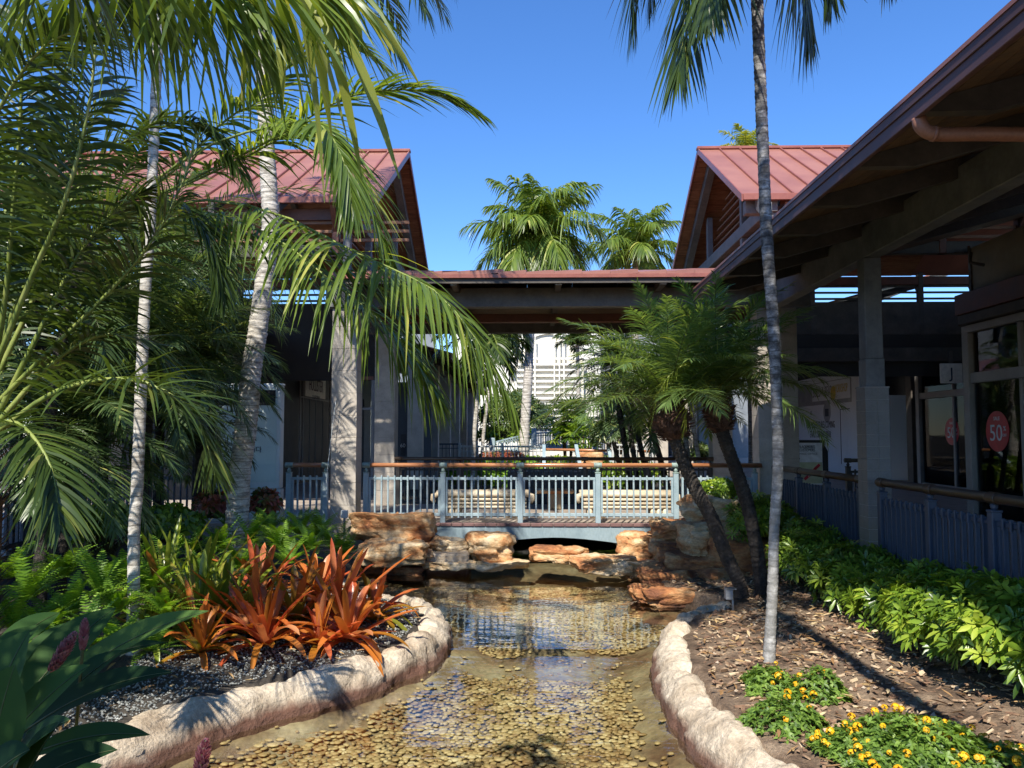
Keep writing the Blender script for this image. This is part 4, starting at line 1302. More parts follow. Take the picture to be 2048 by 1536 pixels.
# hoarding
hx = 12.9
ho = thing('shop_hoarding', 'white hoarding round a shop being fitted out, lettered NEW ADVENTURES COMING', 'hoarding', (hx, 35, 0))
ya_, yb_ = 31.5, 41.0
k = 0; y = ya_
while y < yb_ - .1:
    y1 = min(yb_, y + 1.22)
    part('panel', MB().bevbox(hx, hx + .05, y + .004, y1 - .004, 0, 4.22, .004, random.uniform(-.15, .15)), 'hoard', ho)
    y = y1
part('end_panel', MB().bevbox(hx - .02, hx + .75, 29.9, 29.96, 0, 3.05, .004), 'hoard', ho)
part('print_band', MB().bb(hx - .008, hx - .001, 33.4, yb_, 2.95, 3.95), 'hoard_grey', ho)
part('name_plate', MB().bb(hx - .016, hx - .009, 33.5, 38.0, 3.12, 3.92), 'hoard', ho)
rot = (math.pi / 2, 0, -math.pi / 2)
lettering('BUILD-A-BEAR', .62, 'ink_grey', ho, (hx - .022, 36.7, 3.5), rot, 2.4)
lettering('WORKSHOP', .5, 'gold', ho, (hx - .022, 34.5, 3.55), rot, 1.5)
mb = MB(); mb.tube([(hx - .03, 35.35, 3.4), (hx - .02, 35.35, 3.4)], .3, 20); part('badge', mb, 'gold', ho)
mb = MB(); mb.tube([(hx - .025, 35.35, 3.25), (hx - .017, 35.35, 3.25)], .42, 20); part('badge_ring', mb, 'paper', ho)
lettering('NEW ADVENTURES COMING', .42, 'ink', ho, (hx - .012, 37.1, 2.05), rot, 3.6)
lettering('EARLY SPRING 2018', .42, 'ink', ho, (hx - .012, 37.1, 1.62), rot, 2.6)
mb = MB().bb(hx - .006, hx - .001, 36.0, 36.0 + .45, 2.42, 2.75); part('emblem', mb, 'ink', ho)
mb = MB(); mb.tube([(hx - .004, 36.2, 2.6), (hx - .001, 36.2, 2.6)], .45, 20); part('emblem_ring', mb, 'hoard_grey', ho)
lettering('E5', .25, 'ink', ho, (hx - .012, 38.2, 2.6), rot)
part('door_gap', MB().bb(hx - .006, hx - .001, 34.62, 34.68, .4, 2.7), 'ink', ho)
part('door_gap', MB().bb(hx - .006, hx - .001, 33.6, 34.62, 2.66, 2.7), 'ink_grey', ho)
hw = thing('dark_pier', 'dark brown pier between the hoarding and the farther shopfront', 'pier', (12.6, 27.6, 0))
part('pier', MB().bevbox(12.35, 12.75, 27.0, 27.4, 0, 4.4, .01), 'timber_dark', hw)
part('rear_wall', MB().bb(13.5, 13.58, 27.4, 32, 0, 4.4), 'black', hw)

# framed sign on the right walkway
P0 = at(1619, 950, 18.0)
ss = thing('framed_sign', 'black framed notice board on legs on the right walkway, poster inside', 'sign', (P0.x, 18.0, 0))
cx = P0.x
part('frame_top', MB().bevbox(cx - .33, cx + .33, 17.96, 18.04, 1.46, 1.52, .006), 'black', ss)
for s in (-1, 1):
    part('frame_side', MB().bevbox(cx + s * .305 - .025, cx + s * .305 + .025, 17.96, 18.04, .5, 1.459, .006), 'black', ss)
    part('side_bracket', MB().prism([(cx + s * .33, .5), (cx + s * .40, .55), (cx + s * .40, 1.28), (cx + s * .33, 1.4)], 1, 17.975, 18.025), 'black', ss)
    part('leg', MB().bevbox(cx + s * .34 - .03, cx + s * .34 + .03, 17.7, 18.3, 0, .06, .006).bevbox(cx + s * .34 - .025, cx + s * .34 + .025, 17.97, 18.03, .06, .5, .005), 'black', ss)
part('poster', MB().bb(cx - .28, cx + .28, 17.985, 18.0, .56, 1.459), 'paper', ss)
part('poster_art', MB().bb(cx - .27, cx + .27, 17.98, 17.984, .58, 1.04), 'poster_lime', ss)
R = (math.pi / 2, 0, 0)
lettering('BLACKMORES', .085, 'ink', ss, (cx - .05, 17.975, 1.37), R, .34)
lettering('CUSTOMERS', .085, 'ink', ss, (cx - .05, 17.975, 1.30), R, .34)
lettering('MALL OFFICE', .06, 'ink_grey', ss, (cx - .02, 17.975, 1.22), R, .38)
lettering('↑', .1, 'ink', ss, (cx - .23, 17.975, 1.11), R)
for k, (dx, dz) in enumerate(((-.06, .72), (.08, .86), (0.0, .8), (.16, .94))):
    part('art_stripe', MB().box((cx + dx, 17.977, dz), (.15, .004, .06), Matrix.Rotation(-.75, 3, 'Y')), 'sale_red' if k != 2 else 'paper', ss)

# ================================================================ LEFT SHOPS
lb = thing('lightbox_sign', 'white free-standing lightbox sign with pale green poster left of the short railing', 'sign', (-5.2, 15.8, 0))
a = at(425, 771, 15.6); b = at(558, 975, 15.6)
xa, xb = a.x, b.x; zt, zb_ = a.z, b.z
part('cabinet', MB().bevbox(xa, xb, 15.62, 15.85, zb_ - .02, zt, .01), 'box_white', lb)
part('frame_trim', MB().bevbox(xa - .03, xb + .03, 15.66, 15.8, zt, zt + .04, .01), 'box_white', lb)
part('poster', MB().bb(xa + .06, xb - .07, 15.612, 15.619, zb_ + .1, zt - .06), 'poster_pale', lb)
part('black_panel', MB().bb(xa + .06, xb - .1, 15.604, 15.611, zt - .38, zt - .09), 'black', lb)
part('base', MB().bevbox(xa + .02, xb + .02, 15.64, 15.84, -0.1, zb_ - .03, .01), 'box_white', lb)
for (px, py, s, tx) in ((474, 834, .11, 'We'), (478, 851, .10, 'tra'), (474, 860, .11, 'Be'), (470, 868, .11, 'Be'), (463, 901, .13, '노선'), (511, 900, .13, '니다'), (470, 922, .11, 'W'), (502, 923, .11, 'on'), (430, 964, .09, '▲M'), (444, 964, .06, '═══')):
    q = at(px, py, 15.6)
    lettering(tx, s, 'ink', lb, (q.x, 15.60, q.z), R)

# black shopfront behind with name sign
hs_ = thing('shopfront', 'black shopfront with thin metal glazing bars behind the left bridge column', 'shopfront', (-7.6, 27, 0))
xh = -7.6
part('wall', MB().bb(-7.9, -7.75, 20, 34, 0, 4.6), 'black', hs_)
part('side_wall', MB().bb(-11.5, -7.76, 20.6, 20.7, 0, 4.6), 'black', hs_)
y_of = lambda px: -xh * F / (1064 - px)
y1_, y2_ = y_of(597), y_of(664)
zs0 = 1.65 + .164 * 7.6; zs1 = 1.65 + .300 * 7.6
for y in (y1_, y_of(603), y_of(657), y2_):
    part('glazing_bar', MB().bb(xh - .02, xh + .02, y - .03, y + .03, 0.1, zs1), 'frame', hs_)
part('glazing_bar', MB().bb(xh - .02, xh + .02, y1_, y2_, zs1, zs1 + .05), 'frame', hs_)
part('glazing_bar', MB().bb(xh - .02, xh + .02, y1_, y2_, zs0 - .05, zs0), 'frame', hs_)
for y in (y_of(617), y_of(629), y_of(643)):
    part('thin_bar', MB().bb(xh - .01, xh + .01, y - .012, y + .012, 0.1, zs0), 'grey_wall', hs_)
hg = thing('shop_name_sign', 'cream sign reading HOLLISTER beside the left bridge column', 'sign', (xh, 28, zs0))
ya_, yb_ = y_of(604), y_of(645)
part('board', MB().bb(xh + .03, xh + .06, ya_, yb_, zs0 + .02, zs1 - .04), 'sign_cream', hg)
rot = (math.pi / 2, 0, math.pi / 2)
ym = (ya_ + yb_) / 2
zc = (zs0 + zs1) / 2
me = lettering('HOLLISTER', .58, 'ink_maroon', hg, (xh + .07, ym, zc - .1), rot, 1.8)
lettering('CALIFORNIA', .2, 'ink', hg, (xh + .07, ym, zc - .5), rot, 1.0)
# abstract gull mark in four strokes
for (dy, dz, l, an) in ((-.25, .25, .3, .9), (-.08, .3, .36, 1.1), (.08, .36, .3, .5), (.12, .2, .22, .9), (.3, .42, .14, .1)):
    part('emblem_stroke', MB().box((xh + .07, ym + dy, zc + dz + .02), (.01, l, .07), Matrix.Rotation(an, 3, 'X')), 'ink_maroon', hg)

# facade strips along the left walkway beyond
fl = thing('left_arcade_wall', 'grey-blue panelled wall of shops receding along the left walkway', 'wall', (-7.5, 40, 0))
y = 34.2; k = 0
while y < 60:
    part('panel', MB().bevbox(-7.6, -7.5, y, y + 1.5, 0, 4.5, .01, random.uniform(-.3, .3)), 'grey_wall' if k % 3 else 'frame', fl)
    part('pane', MB().bb(-7.56, -7.54, y + 1.5, y + 2.3, 0.1, 3.2), 'glass', fl)
    part('over_panel', MB().bb(-7.6, -7.5, y + 1.5, y + 2.3, 3.2, 4.5), 'grey_wall', fl)
    y += 2.3; k += 1
part('dark_backing', MB().bb(-9.0, -8.9, 34, 60, 0, 4.5), 'dark_wall', fl)
nlab = ['nearest', 'second', 'third', 'fourth', 'fifth', 'sixth', 'seventh', 'eighth']
for k, y in enumerate((24.4, 28.6, 32.8, 37.0, 41.2, 45.4, 49.6)):
    t = thing('arcade_pillar', '%s pale pillar of the left arcade beyond the bridge' % nlab[k], 'column', (-3.5, y, 0), 'pillars of the left arcade')
    part('shaft', MB().bevbox(-3.72, -3.28, y, y + .44, 0, 4.05, .01), 'stone', t)
for k, y in enumerate((24.0, 28.4, 33.0, 38.0, 43.0, 48.0)):
    t = thing('arcade_pillar', '%s pale pillar of the right arcade beyond the bridge' % nlab[k], 'column', (4.45, y, 0), 'pillars of the right arcade')
    part('shaft', MB().bevbox(4.24, 4.68, y, y + .44, 0, 4.05, .01), 'stone', t)
fr = thing('right_arcade_wall', 'dim panelled shop wall receding along the right walkway beyond the hoarding', 'wall', (8, 50, 0))
part('wall', MB().bb(8.4, 8.5, 42, 60, 0, 4.5), 'grey_wall', fr)
for k in range(7):
    part('pane', MB().bb(8.38, 8.399, 42.5 + 2.4 * k, 44.3 + 2.4 * k, .3, 3), 'glass', fr)
ew = thing('arcade_end_wall', 'dim wall closing the far end of both arcades beside the cream building', 'wall', (9, 58.5, 0))
part('wall', MB().bb(4.9, 16, 58.3, 58.6, 0, 9), 'grey_wall', ew)
part('wall', MB().bb(-16, -7.0, 58.3, 58.6, 0, 9), 'grey_wall', ew)
# shop number board
nb_ = thing('number_board', 'blue-grey board with white 60 on the wall beyond the second left column', 'sign', (-3.9, 21.2, 1.5))
q = at(806, 885, 26.0)
part('board', MB().bb(q.x - .5, q.x + .9, 26.0, 26.06, 0, 3.3), 'rail_blue_dark', nb_)
part('plate', MB().bb(q.x - .07, q.x + .09, 25.98, 25.995, q.z - .42, q.z + .26), 'ink', nb_)
lettering('60', .17, 'paper', nb_, (q.x, 25.97, q.z - .1), R)
gf = thing('glazed_screen', 'glazed shop screen seen between the two left stone columns', 'window', (-4.6, 22, 0))
a = at(718, 760, 22.0); b = at(748, 1010, 22.0)
for px in (722, 746):
    q = at(px, 800, 22.0); part('mullion', MB().bevbox(q.x - .04, q.x + .04, 21.96, 22.04, 0, 3.1, .005), 'grey_wall', gf)
q0 = at(722, 800, 22.0); q1 = at(746, 800, 22.0)
part('transom', MB().bb(q0.x - .3, q1.x, 21.965, 22.035, 2.3, 2.36), 'grey_wall', gf)
part('head', MB().bb(q0.x - .3, q1.x, 21.965, 22.035, 3.1, 3.2), 'timber_red', gf)
part('pane', MB().bb(q0.x - .3, q1.x - .04, 21.99, 22.0, .1, 3.1), 'glass', gf)

# ================================================================ BENCHES
def bench(label, cx, cy, L=1.85):
    t = thing('bench', label, 'bench', (cx, cy, 0), 'cream stone benches on the bridge')
    x0, x1 = cx - L / 2, cx + L / 2
    for k, (dy, z) in enumerate(((-.24, .455), (-.17, .475), (-.06, .47), (.06, .47), (.17, .475), (.25, .455))):
        part('seat_slat', MB().tube([(x0, cy + dy, z), (x1, cy + dy, z)], .05, 12), 'bench', t, True)
    for k, (z, ofs) in enumerate(((.36, -.27), (.285, -.25), (.21, -.24))):
        part('apron_slat', MB().tube([(x0 + .06, cy + ofs, z), (x1 - .06, cy + ofs, z)], .03, 10), 'bench', t, True)
    for s in (x0, x1):
        sg = -1 if s == x0 else 1
        part('scroll_end', MB().tube([(s - sg * .02, cy - .3, .45), (s + sg * .05, cy - .3, .43), (s + sg * .06, cy - .3, .36), (s + sg * .02, cy - .3, .3)], [.05, .06, .05, .03], 10), 'bench', t, True)
    for s in (-.62, .62):
        for dd in (-.12, 0, .12):
            part('leg', MB().tube([(cx + s + dd, cy - .2, .0), (cx + s + dd, cy - .2, .18)], .055, 10).tube([(cx + s + dd, cy + .2, .0), (cx + s + dd, cy + .2, .18)], .055, 10), 'bench', t, True)
        part('leg_beam', MB().bevbox(cx + s - .17, cx + s + .17, cy - .24, cy + .24, .18, .4, .02), 'bench', t)
    return t


q = at(966, 1000, 16.4); bench('cream stone bench on the left half of the bridge', q.x, 16.55)
q = at(1254, 1000, 16.4); bench('cream stone bench on the right half of the bridge', q.x, 16.55, 1.85)
q = at(1108, 1000, 18.4)
lt = thing('low_table', 'low amber-topped stone table between the two benches', 'table', (q.x, 18.2, 0))
part('table_top', MB().bevbox(q.x - .42, q.x + .42, 17.9, 18.5, .36, .44, .02), 'rock', lt)
part('pedestal', MB().bevbox(q.x - .15, q.x + .15, 18.05, 18.35, 0, .359, .02), 'tile', lt)
pl = thing('planter_box', 'dark grey planter wall seen through the bridge railing', 'planter', (0.3, 20.2, 0))
part('box', MB().bevbox(-.6, 1.6, 19.9, 20.4, -.02, .75, .02), 'timber_grey', pl)

# socket box and cable at the left column
eb = thing('socket_box', 'small white socket box on a stake at the foot of the left column', 'box', (-3.4, 15.0, -.1))
q = at(689, 1029, 14.9)
part('box', MB().bevbox(q.x - .06, q.x + .06, 14.86, 14.94, q.z - .06, q.z + .075, .008), 'box_white', eb)
part('stake', MB().bevbox(q.x - .02, q.x + .02, 14.885, 14.915, -.5, q.z - .061, .004), 'steel', eb)
cb = MB(); cb.tube(curve_pts([at(672, 800, 15.2), at(664, 860, 15.2), at(655, 940, 15.1), at(652, 990, 15.1), at(664, 1018, 15.1), at(676, 1036, 15.1)], 24), .006, 6)
single('cable', cb, 'box_white', 'thin pale cable hanging in front of the short left railing', 'cable', smooth=True)
# garden spotlight on stake
q = at(1458, 1188, 10.0)
sp = thing('garden_light', 'small grey garden light box on a pipe in the mulch by the rocks', 'light', (q.x, 10.0, -.45))
part('housing', MB().bevbox(q.x - .05, q.x + .04, 9.94, 10.05, q.z - .06, q.z + .06, .008), 'box_grey', sp)
part('lid', MB().bevbox(q.x - .045, q.x + .075, 9.93, 10.06, q.z + .061, q.z + .075, .004), 'steel', sp)
part('pipe', MB().tube([(q.x + .045, 10.0, q.z + .055), (q.x + .045, 10.0, q.z - .30)], .014, 10).tube([(q.x + .045, 10.0, q.z - .3), (q.x + .045, 10.0, -.5)], .009, 8), 'steel', sp, True)

# ================================================================ FAR BUILDING AND MIDDLE GROUND
FY = 66.0
fb = thing('far_building', 'bright cream building with arched centre and horizontal ledges at the end of the canal', 'building', (1.2, FY, 0))
sc_ = FY / F
fx = lambda px: (px - 1064) * sc_
fz = lambda py: 1.65 + (868 - py) * sc_
part('wall', MB().bb(fx(905), fx(1330), FY, FY + 8, -.5, 12.2), 'white_wall', fb)
cxp = 1098
part('bay', MB().bb(fx(1034), fx(1166), FY - .9, FY - .001, -.5, fz(742)), 'cream_wall', fb)
# arched head of the bay
arc_ = [(fx(cxp + 70 * math.cos(a_)), fz(742) + 74 * sc_ * math.sin(a_)) for a_ in np.linspace(0, math.pi, 25)]
part('arch_panel', MB().prism(arc_, 1, FY - .5, FY - .002), 'cream_wall', fb)
ring = MB()
for k in range(24):
    a_, b_ = np.linspace(0, math.pi, 25)[k:k + 2]
    p0 = Vector((fx(cxp + 72 * math.cos(a_)), FY - .55, fz(742) + 76 * sc_ * math.sin(a_))); p1 = Vector((fx(cxp + 72 * math.cos(b_)), FY - .55, fz(742) + 76 * sc_ * math.sin(b_)))
    ring.beam(p0, p1, .25, .3, (0, 1, 0))
part('arch_moulding', ring, 'white_wall', fb)
for k in range(13):
    zz = fz(720 + 11.2 * k)
    part('ledge', MB().bevbox(fx(1034), fx(1160), FY - 1.15, FY - .902, zz - .09, zz + .09, .02), 'white_wall', fb)
for px in (1070, 1108, 1118, 1127):
    part('fin', MB().bevbox(fx(px) - .05, fx(px) + .05, FY - 1.3, FY - 1.151, fz(800), fz(668), .01), 'white_wall', fb)
for k in range(5):
    x0 = fx(1055 + 17 * k)
    f_ = part('window', MB().bb(x0, x0 + .5, FY - .94, FY - .903, .9, 2.3), 'grey_wall', fb)
    part('glazing_bar', MB().bb(x0 + .22, x0 + .26, FY - .96, FY - .941, .9, 2.3), 'white_wall', f_)
for k in range(4):
    x0 = fx(1200 + 13 * k)
    part('window', MB().bb(x0, x0 + .3, FY - .04, FY - .003, .9, 5.2), 'grey_wall', fb)

# small arched bridge far up the canal
ab = thing('arched_footbridge', 'small pale blue arched footbridge far up the canal', 'bridge', (1.2, 38, 0))
for k in range(14):
    u0, u1 = k / 14, (k + 1) / 14
    xa_, xb_ = at(975, 880, 38).x, at(1235, 880, 38).x
    h = lambda u: .55 + .55 * math.sin(math.pi * u)
    p0 = Vector((xa_ + (xb_ - xa_) * u0, 38, h(u0))); p1 = Vector((xa_ + (xb_ - xa_) * u1, 38, h(u1)))
    part('deck_segment', MB().beam(p0, p1, 1.4, .2), 'rail_blue', ab)
    part('rail_segment', MB().beam(p0 + Vector((0, -.6, .62)), p1 + Vector((0, -.6, .62)), .06, .07).beam(p0 + Vector((0, -.6, .5)), p1 + Vector((0, -.6, .5)), .04, .04), 'rail_blue', ab)
    mb = MB()
    for j in range(4):
        p = p0 + (p1 - p0) * (j / 4)
        mb.bb(p.x - .02, p.x + .02, 37.38, 37.42, p.z + .1, p.z + .62)
    part('balusters', mb, 'rail_blue', ab)
for px in (985, 1068, 1112, 1153, 1192):
    q = at(px, 880, 37.4); u = (q.x - xa_) / (xb_ - xa_)
    part('post', MB().bevbox(q.x - .12, q.x + .12, 37.25, 37.49, h(max(0, min(1, u))) - .1, h(max(0, min(1, u))) + .85, .02), 'rail_blue', ab)

# pale metal fences in the middle distance


def picket(name, label, x0, x1, y, z1, st, mt='rail_blue', z0=0.05):
    t = thing(name, label, 'fence', ((x0 + x1) / 2, y, 0))
    part('top_rail', MB().bevbox(x0, x1, y - .03, y + .03, z1 - .06, z1, .005), mt, t)
    part('mid_rail', MB().bevbox(x0, x1, y - .02, y + .02, z1 - .2, z1 - .17, .005), mt, t)
    part('bottom_rail', MB().bevbox(x0, x1, y - .02, y + .02, z0 + .1, z0 + .14, .005), mt, t)
    me = MB().bevbox(-.013, .013, -.013, .013, z0, z1 - .061, .003).mesh('picket')
    n = int((x1 - x0) / st)
    for k in range(n + 1):
        inst('picket', me, mt, t, (x0 + k * st, y - .035 if False else y, 0))
    pm2 = MB().bevbox(-.04, .04, -.04, .04, z0, z1 + .08, .006).mesh('post')
    for k in range(int((x1 - x0) / 1.4) + 1):
        inst('post', pm2, mt, t, (x0 + k * 1.4, y - .07, 0))
    return t


a = at(920, 890, 27); b = at(1085, 890, 27)
picket('metal_fence', 'pale metal picket fence left of the palm trunk beyond the bridge', a.x, b.x, 27, 1.27, .12, 'pale_metal')
a = at(1225, 890, 29); b = at(1315, 890, 29)
picket('metal_fence', 'pale metal picket fence right of the slanted blue posts beyond the bridge', a.x, b.x, 29, 1.3, .12, 'pale_metal')
a = at(870, 890, 31); b = at(925, 890, 31)
picket('metal_fence', 'dim picket fence at the foot of the left arcade beyond the bridge', a.x, b.x, 31, 1.3, .14, 'rail_blue_dark')
rr_ = thing('ramp_railing', 'brown handrail on slanted pale blue posts beyond the bridge', 'railing', (1.3, 30, 0))
a = at(1088, 899, 30); b = at(1315, 903, 30)
part('handrail', MB().tube([a, b], .05, 10), 'wood_rail', rr_, True)
for px in (1088, 1152, 1216):
    q0 = at(px, 892, 30); q1 = at(px + (10 if px > 1100 else 0), 945, 28.6)
    part('post', MB().beam(q0, q1, .12, .14), 'rail_blue', rr_)
a = at(1090, 915, 30.2); b = at(1315, 915, 30.2)
for zz in (.45, .7):
    part('side_rail', MB().bevbox(a.x, b.x, 30.18, 30.24, zz, zz + .05, .005), 'rail_blue', rr_)
me = MB().bevbox(-.015, .015, -.015, .015, 0, .7, .003).mesh('baluster')
for k in range(30):
    inst('baluster', me, 'rail_blue', rr_, (a.x + (b.x - a.x) * k / 29, 30.3, 0))
# ================================================================ ROCKS
def rock(label, px0, px1, py0, py1, Y, depth, seed, rz=0.0, tilt=0.0, group=None, flat_=9.0, var=0.0):
    a = at(px0, py1, Y); b = at(px1, py0, Y)
    wx, wz = (b.x - a.x), (b.z - a.z)
    c = Vector(((a.x + b.x) / 2, Y + depth / 2, (a.z + b.z) / 2))
    n = 24
    # cube sphere grid
    vid = {}; V = []; Q = []
    def vert(p):
        k = tuple(round(x * n) for x in p)
        if k not in vid:
            vid[k] = len(V); V.append(p)
        return vid[k]
    lin = [-1 + 2 * i / n for i in range(n + 1)]
    for ax in range(3):
        for s in (-1, 1):
            for i in range(n):
                for j in range(n):
                    q = []
                    for (u, v) in ((i, j), (i + 1, j), (i + 1, j + 1), (i, j + 1)):
                        p = [0, 0, 0]; p[ax] = s; p[(ax + 1) % 3] = lin[u]; p[(ax + 2) % 3] = lin[v]
                        q.append(vert(tuple(p)))
                    Q.append(q if s > 0 else q[::-1])
    out = []
    sv = Vector((seed * 3.7, seed * 1.3, seed * 2.1))
    # random cutting planes give quarried facets
    r = random.Random(seed)
    planes = []
    for k in range(9):
        nn = Vector((r.uniform(-1, 1), r.uniform(-1, 1), r.uniform(-.35, .35))).normalized()
        planes.append((nn, r.uniform(0.92, 1.15)))
    R = Matrix.Rotation(rz, 3, 'Z') @ Matrix.Rotation(tilt, 3, 'Y')
    half = Vector((wx / 2, depth / 2, wz / 2))
    for p in V:
        v = Vector(p)
        pw = flat_
        m = (abs(v.x) ** pw + abs(v.y) ** pw + abs(v.z) ** pw) ** (1 / pw)
        v = v / m
        for nn, dd in planes:
            e = v.dot(nn)
            if e > dd: v -= nn * (e - dd)
        q = Vector((v.x * half.x, v.y * half.y, v.z * half.z))
        w_ = q * 1.0 + sv
        big = mn.noise(w_ * 1.6) * 0.06 + mn.noise(w_ * 4.5) * 0.03 - .022 * max(0, .12 - abs(mn.noise(w_ * 2.6))) / .12 + mn.noise(w_ * 11) * 0.014 + mn.noise(w_ * 26) * 0.006
        # bedding: strata push sides in and out in steps
        fq, fp = mn.voronoi(Vector((w_.x * 2.6, w_.y * 2.6, w_.z * 5.5)) + Vector((mn.noise(w_ * 3), mn.noise(w_ * 3 + sv), 0)) * .35)
        big += (mn.cell(fp[0] * 7.3) - .5) * 0.06 - .02 * max(0, .07 - (fq[1] - fq[0])) / .07
        lay = mn.noise(Vector((0, 0, (q.z + mn.noise(w_ * 1.2) * .05) * 16)) + sv)
        lay = (math.floor(lay * 5) / 5 + lay) * .7
        side = 1 - abs(v.z) ** 4
        d = Vector((v.x, v.y, v.z * 0.5)).normalized()
        q += d * (big * min(1.0, wx * 1.3) + lay * 0.022 * side)
        out.append(tuple(R @ q + c))
    mb = MB(); mb.add(out, Q, var=var + r.uniform(-.25, .25))
    return single('rock', mb, 'rock', label, 'rock', group, smooth=True)


RK = [
    # label, px0, px1, py0, py1, Y, depth, rz, tilt, var
    ('big rust-orange boulder at the foot of the left stone column', 692, 862, 1030, 1088, 14.2, .9, .03, 0.0, -.25),
    ('long flat orange slab under the big rust-orange boulder', 700, 852, 1088, 1134, 13.55, .9, .04, 0.0, .1),
    ('pale cracked block between the long slab and the yellow boulder', 852, 938, 1082, 1108, 14.2, .7, 0, 0, .25),
    ('yellow-cream boulder in front of the bridge left of the dark opening', 930, 1027, 1074, 1130, 13.9, .9, .05, .03, .42),
    ('flat orange rock at the dark opening under the bridge', 1066, 1181, 1100, 1128, 13.8, .7, -.1, .02, -.1),
    ('low cream rock at the waterline right of the bridge opening', 1135, 1275, 1122, 1150, 13.3, .8, -.06, .03, .35),
    ('small pale rock behind the low cream rock', 1192, 1248, 1112, 1128, 14.1, .4, 0, 0, .5),
    ('square orange block at the right bridge abutment', 1240, 1318, 1074, 1128, 14.2, .8, 0, 0, .15),
    ('dark olive rock low at the water below the stacked slabs', 1255, 1345, 1126, 1160, 13.2, .6, 0, 0, -.35),
    ('top boulder of the right stack, creamy yellow with an orange cap', 1366, 1490, 997, 1050, 13.5, .9, -.05, .05, .35),
    ('wide orange slab under the top boulder of the right stack', 1310, 1430, 1044, 1090, 13.6, .9, 0, 0, .1),
    ('broad orange slab right of the leaning trunk in the stack', 1405, 1560, 1045, 1100, 13.1, 1.2, .04, .05, .05),
    ('bulging cream block in the middle of the right stack', 1367, 1440, 1052, 1118, 12.7, .8, 0, .05, .22),
    ('dark red rock tucked under the wide orange slab', 1312, 1400, 1092, 1122, 13.2, .6, 0, 0, -.5),
    ('brown slab low in the right stack above the water', 1322, 1440, 1116, 1150, 12.6, .9, 0, 0, -.15),
    ('large shaded brown slab behind the leaning trunks', 1430, 1605, 1085, 1160, 12.3, 1.3, 0, .03, -.3),
    ('long dark red slab just above the water at the mulch bed', 1290, 1420, 1146, 1190, 12.1, .9, 0, 0, -.45),
    ('lowest shaded slab touching the water beside the kerb', 1268, 1410, 1186, 1216, 11.3, .9, 0, 0, -.5),
    ('shaded brown block behind the double date palm trunks', 1410, 1560, 1150, 1215, 11.9, .9, .1, 0, -.4),
    ('orange-brown ledge stone in the middle of the right stack behind the leaning trunk', 1440, 1545, 1092, 1135, 12.8, .9, .1, 0, .1),
    ('flat tan ledge stone left of the leaning trunk in the right stack', 1345, 1450, 1118, 1152, 12.4, .8, -.1, .03, .0),
    ('thin cream stone under the yellow-cream boulder at the waterline', 845, 1050, 1126, 1140, 13.7, .5, 0, 0, .5),
    ('shaded footing stone under the long flat slab', 704, 846, 1132, 1160, 13.75, .6, 0, 0, -.6),
]
for i, (lb_, a, b, c, d, Y, dp_, rz, ti, va) in enumerate(RK):
    rock(lb_, a - 3, b + 3, c - 2, d + 3, Y, dp_, i + 11, rz, ti, var=va)
# cast wall block under the pale cracked block
q0 = at(852, 1106, 14.1); q1 = at(938, 1145, 14.1)
mb = MB(); mb.bevbox(q0.x, q1.x, 14.0, 14.6, -.93, q0.z, .03)
single('retaining_block', mb, 'kerb', 'pale rough-cast block at the waterline between the long slab and the yellow boulder', 'block')

# ================================================================ MULCH, GRAVEL
n = 5200
cx_ = rng.uniform(0.9, 4.1, n); cy_ = rng.uniform(4.2, 13.5, n) ** 1.0
d = sdist(POND, cx_, cy_)
k = (d > 0.42)
cx_, cy_, d = cx_[k], cy_[k], d[k]
cz_ = ground_z(cx_, cy_, d)
mb = MB()
for x, y, z in zip(cx_, cy_, cz_):
    Rr = Matrix.Rotation(random.uniform(0, 6.28), 3, 'Z') @ Matrix.Rotation(random.gauss(0, .35), 3, 'X') @ Matrix.Rotation(random.gauss(0, .25), 3, 'Y')
    s = random.uniform(.6, 1.5)
    mb.box((x, y, z + random.uniform(0.0, .03)), (s * random.uniform(.025, .075), s * random.uniform(.012, .03), random.uniform(.003, .01)), Rr, random.choice([random.uniform(-.7, .1), random.uniform(-.4, .9)]))
single('mulch', mb, 'chip', None, None, kind='stuff')
n = 14000
cx_ = rng.uniform(-3.6, -1.0, n); cy_ = rng.uniform(5.8, 11.6, n)
d = sdist(POND, cx_, cy_); k = (d > 0.38) & (d < 1.7); cx_, cy_, d = cx_[k], cy_[k], d[k]
cz_ = ground_z(cx_, cy_, d)
gm = []
for s in range(5):
    r = random.Random(s)
    v = np.array([[x * r.uniform(.7, 1.2), y * r.uniform(.7, 1.2), z * r.uniform(.6, 1)] for x, y, z in ((1, 0, 0), (-1, 0, 0), (0, 1, 0), (0, -1, 0), (0, 0, 1), (0, 0, -1))])
    gm.append(v)
ft = [[0, 2, 4], [2, 1, 4], [1, 3, 4], [3, 0, 4], [2, 0, 5], [1, 2, 5], [3, 1, 5], [0, 3, 5]]
mb = MB()
for x, y, z in zip(cx_, cy_, cz_):
    v = gm[random.randrange(5)] * random.uniform(.006, .015)
    a = random.uniform(0, 6.28); ca, sa = math.cos(a), math.sin(a)
    v = np.stack([v[:, 0] * ca - v[:, 1] * sa, v[:, 0] * sa + v[:, 1] * ca, v[:, 2]], 1)
    mb.add(v + np.array([x, y, z + random.uniform(0.005, .02)]), t=ft, var=random.uniform(-.5, .6))
single('gravel', mb, 'gravel', None, None, kind='stuff')

# ================================================================ PALMS
def palm(label, base, group=None, cat='palm tree', name='palm_tree'):
    return thing(name, label, cat, base, group)


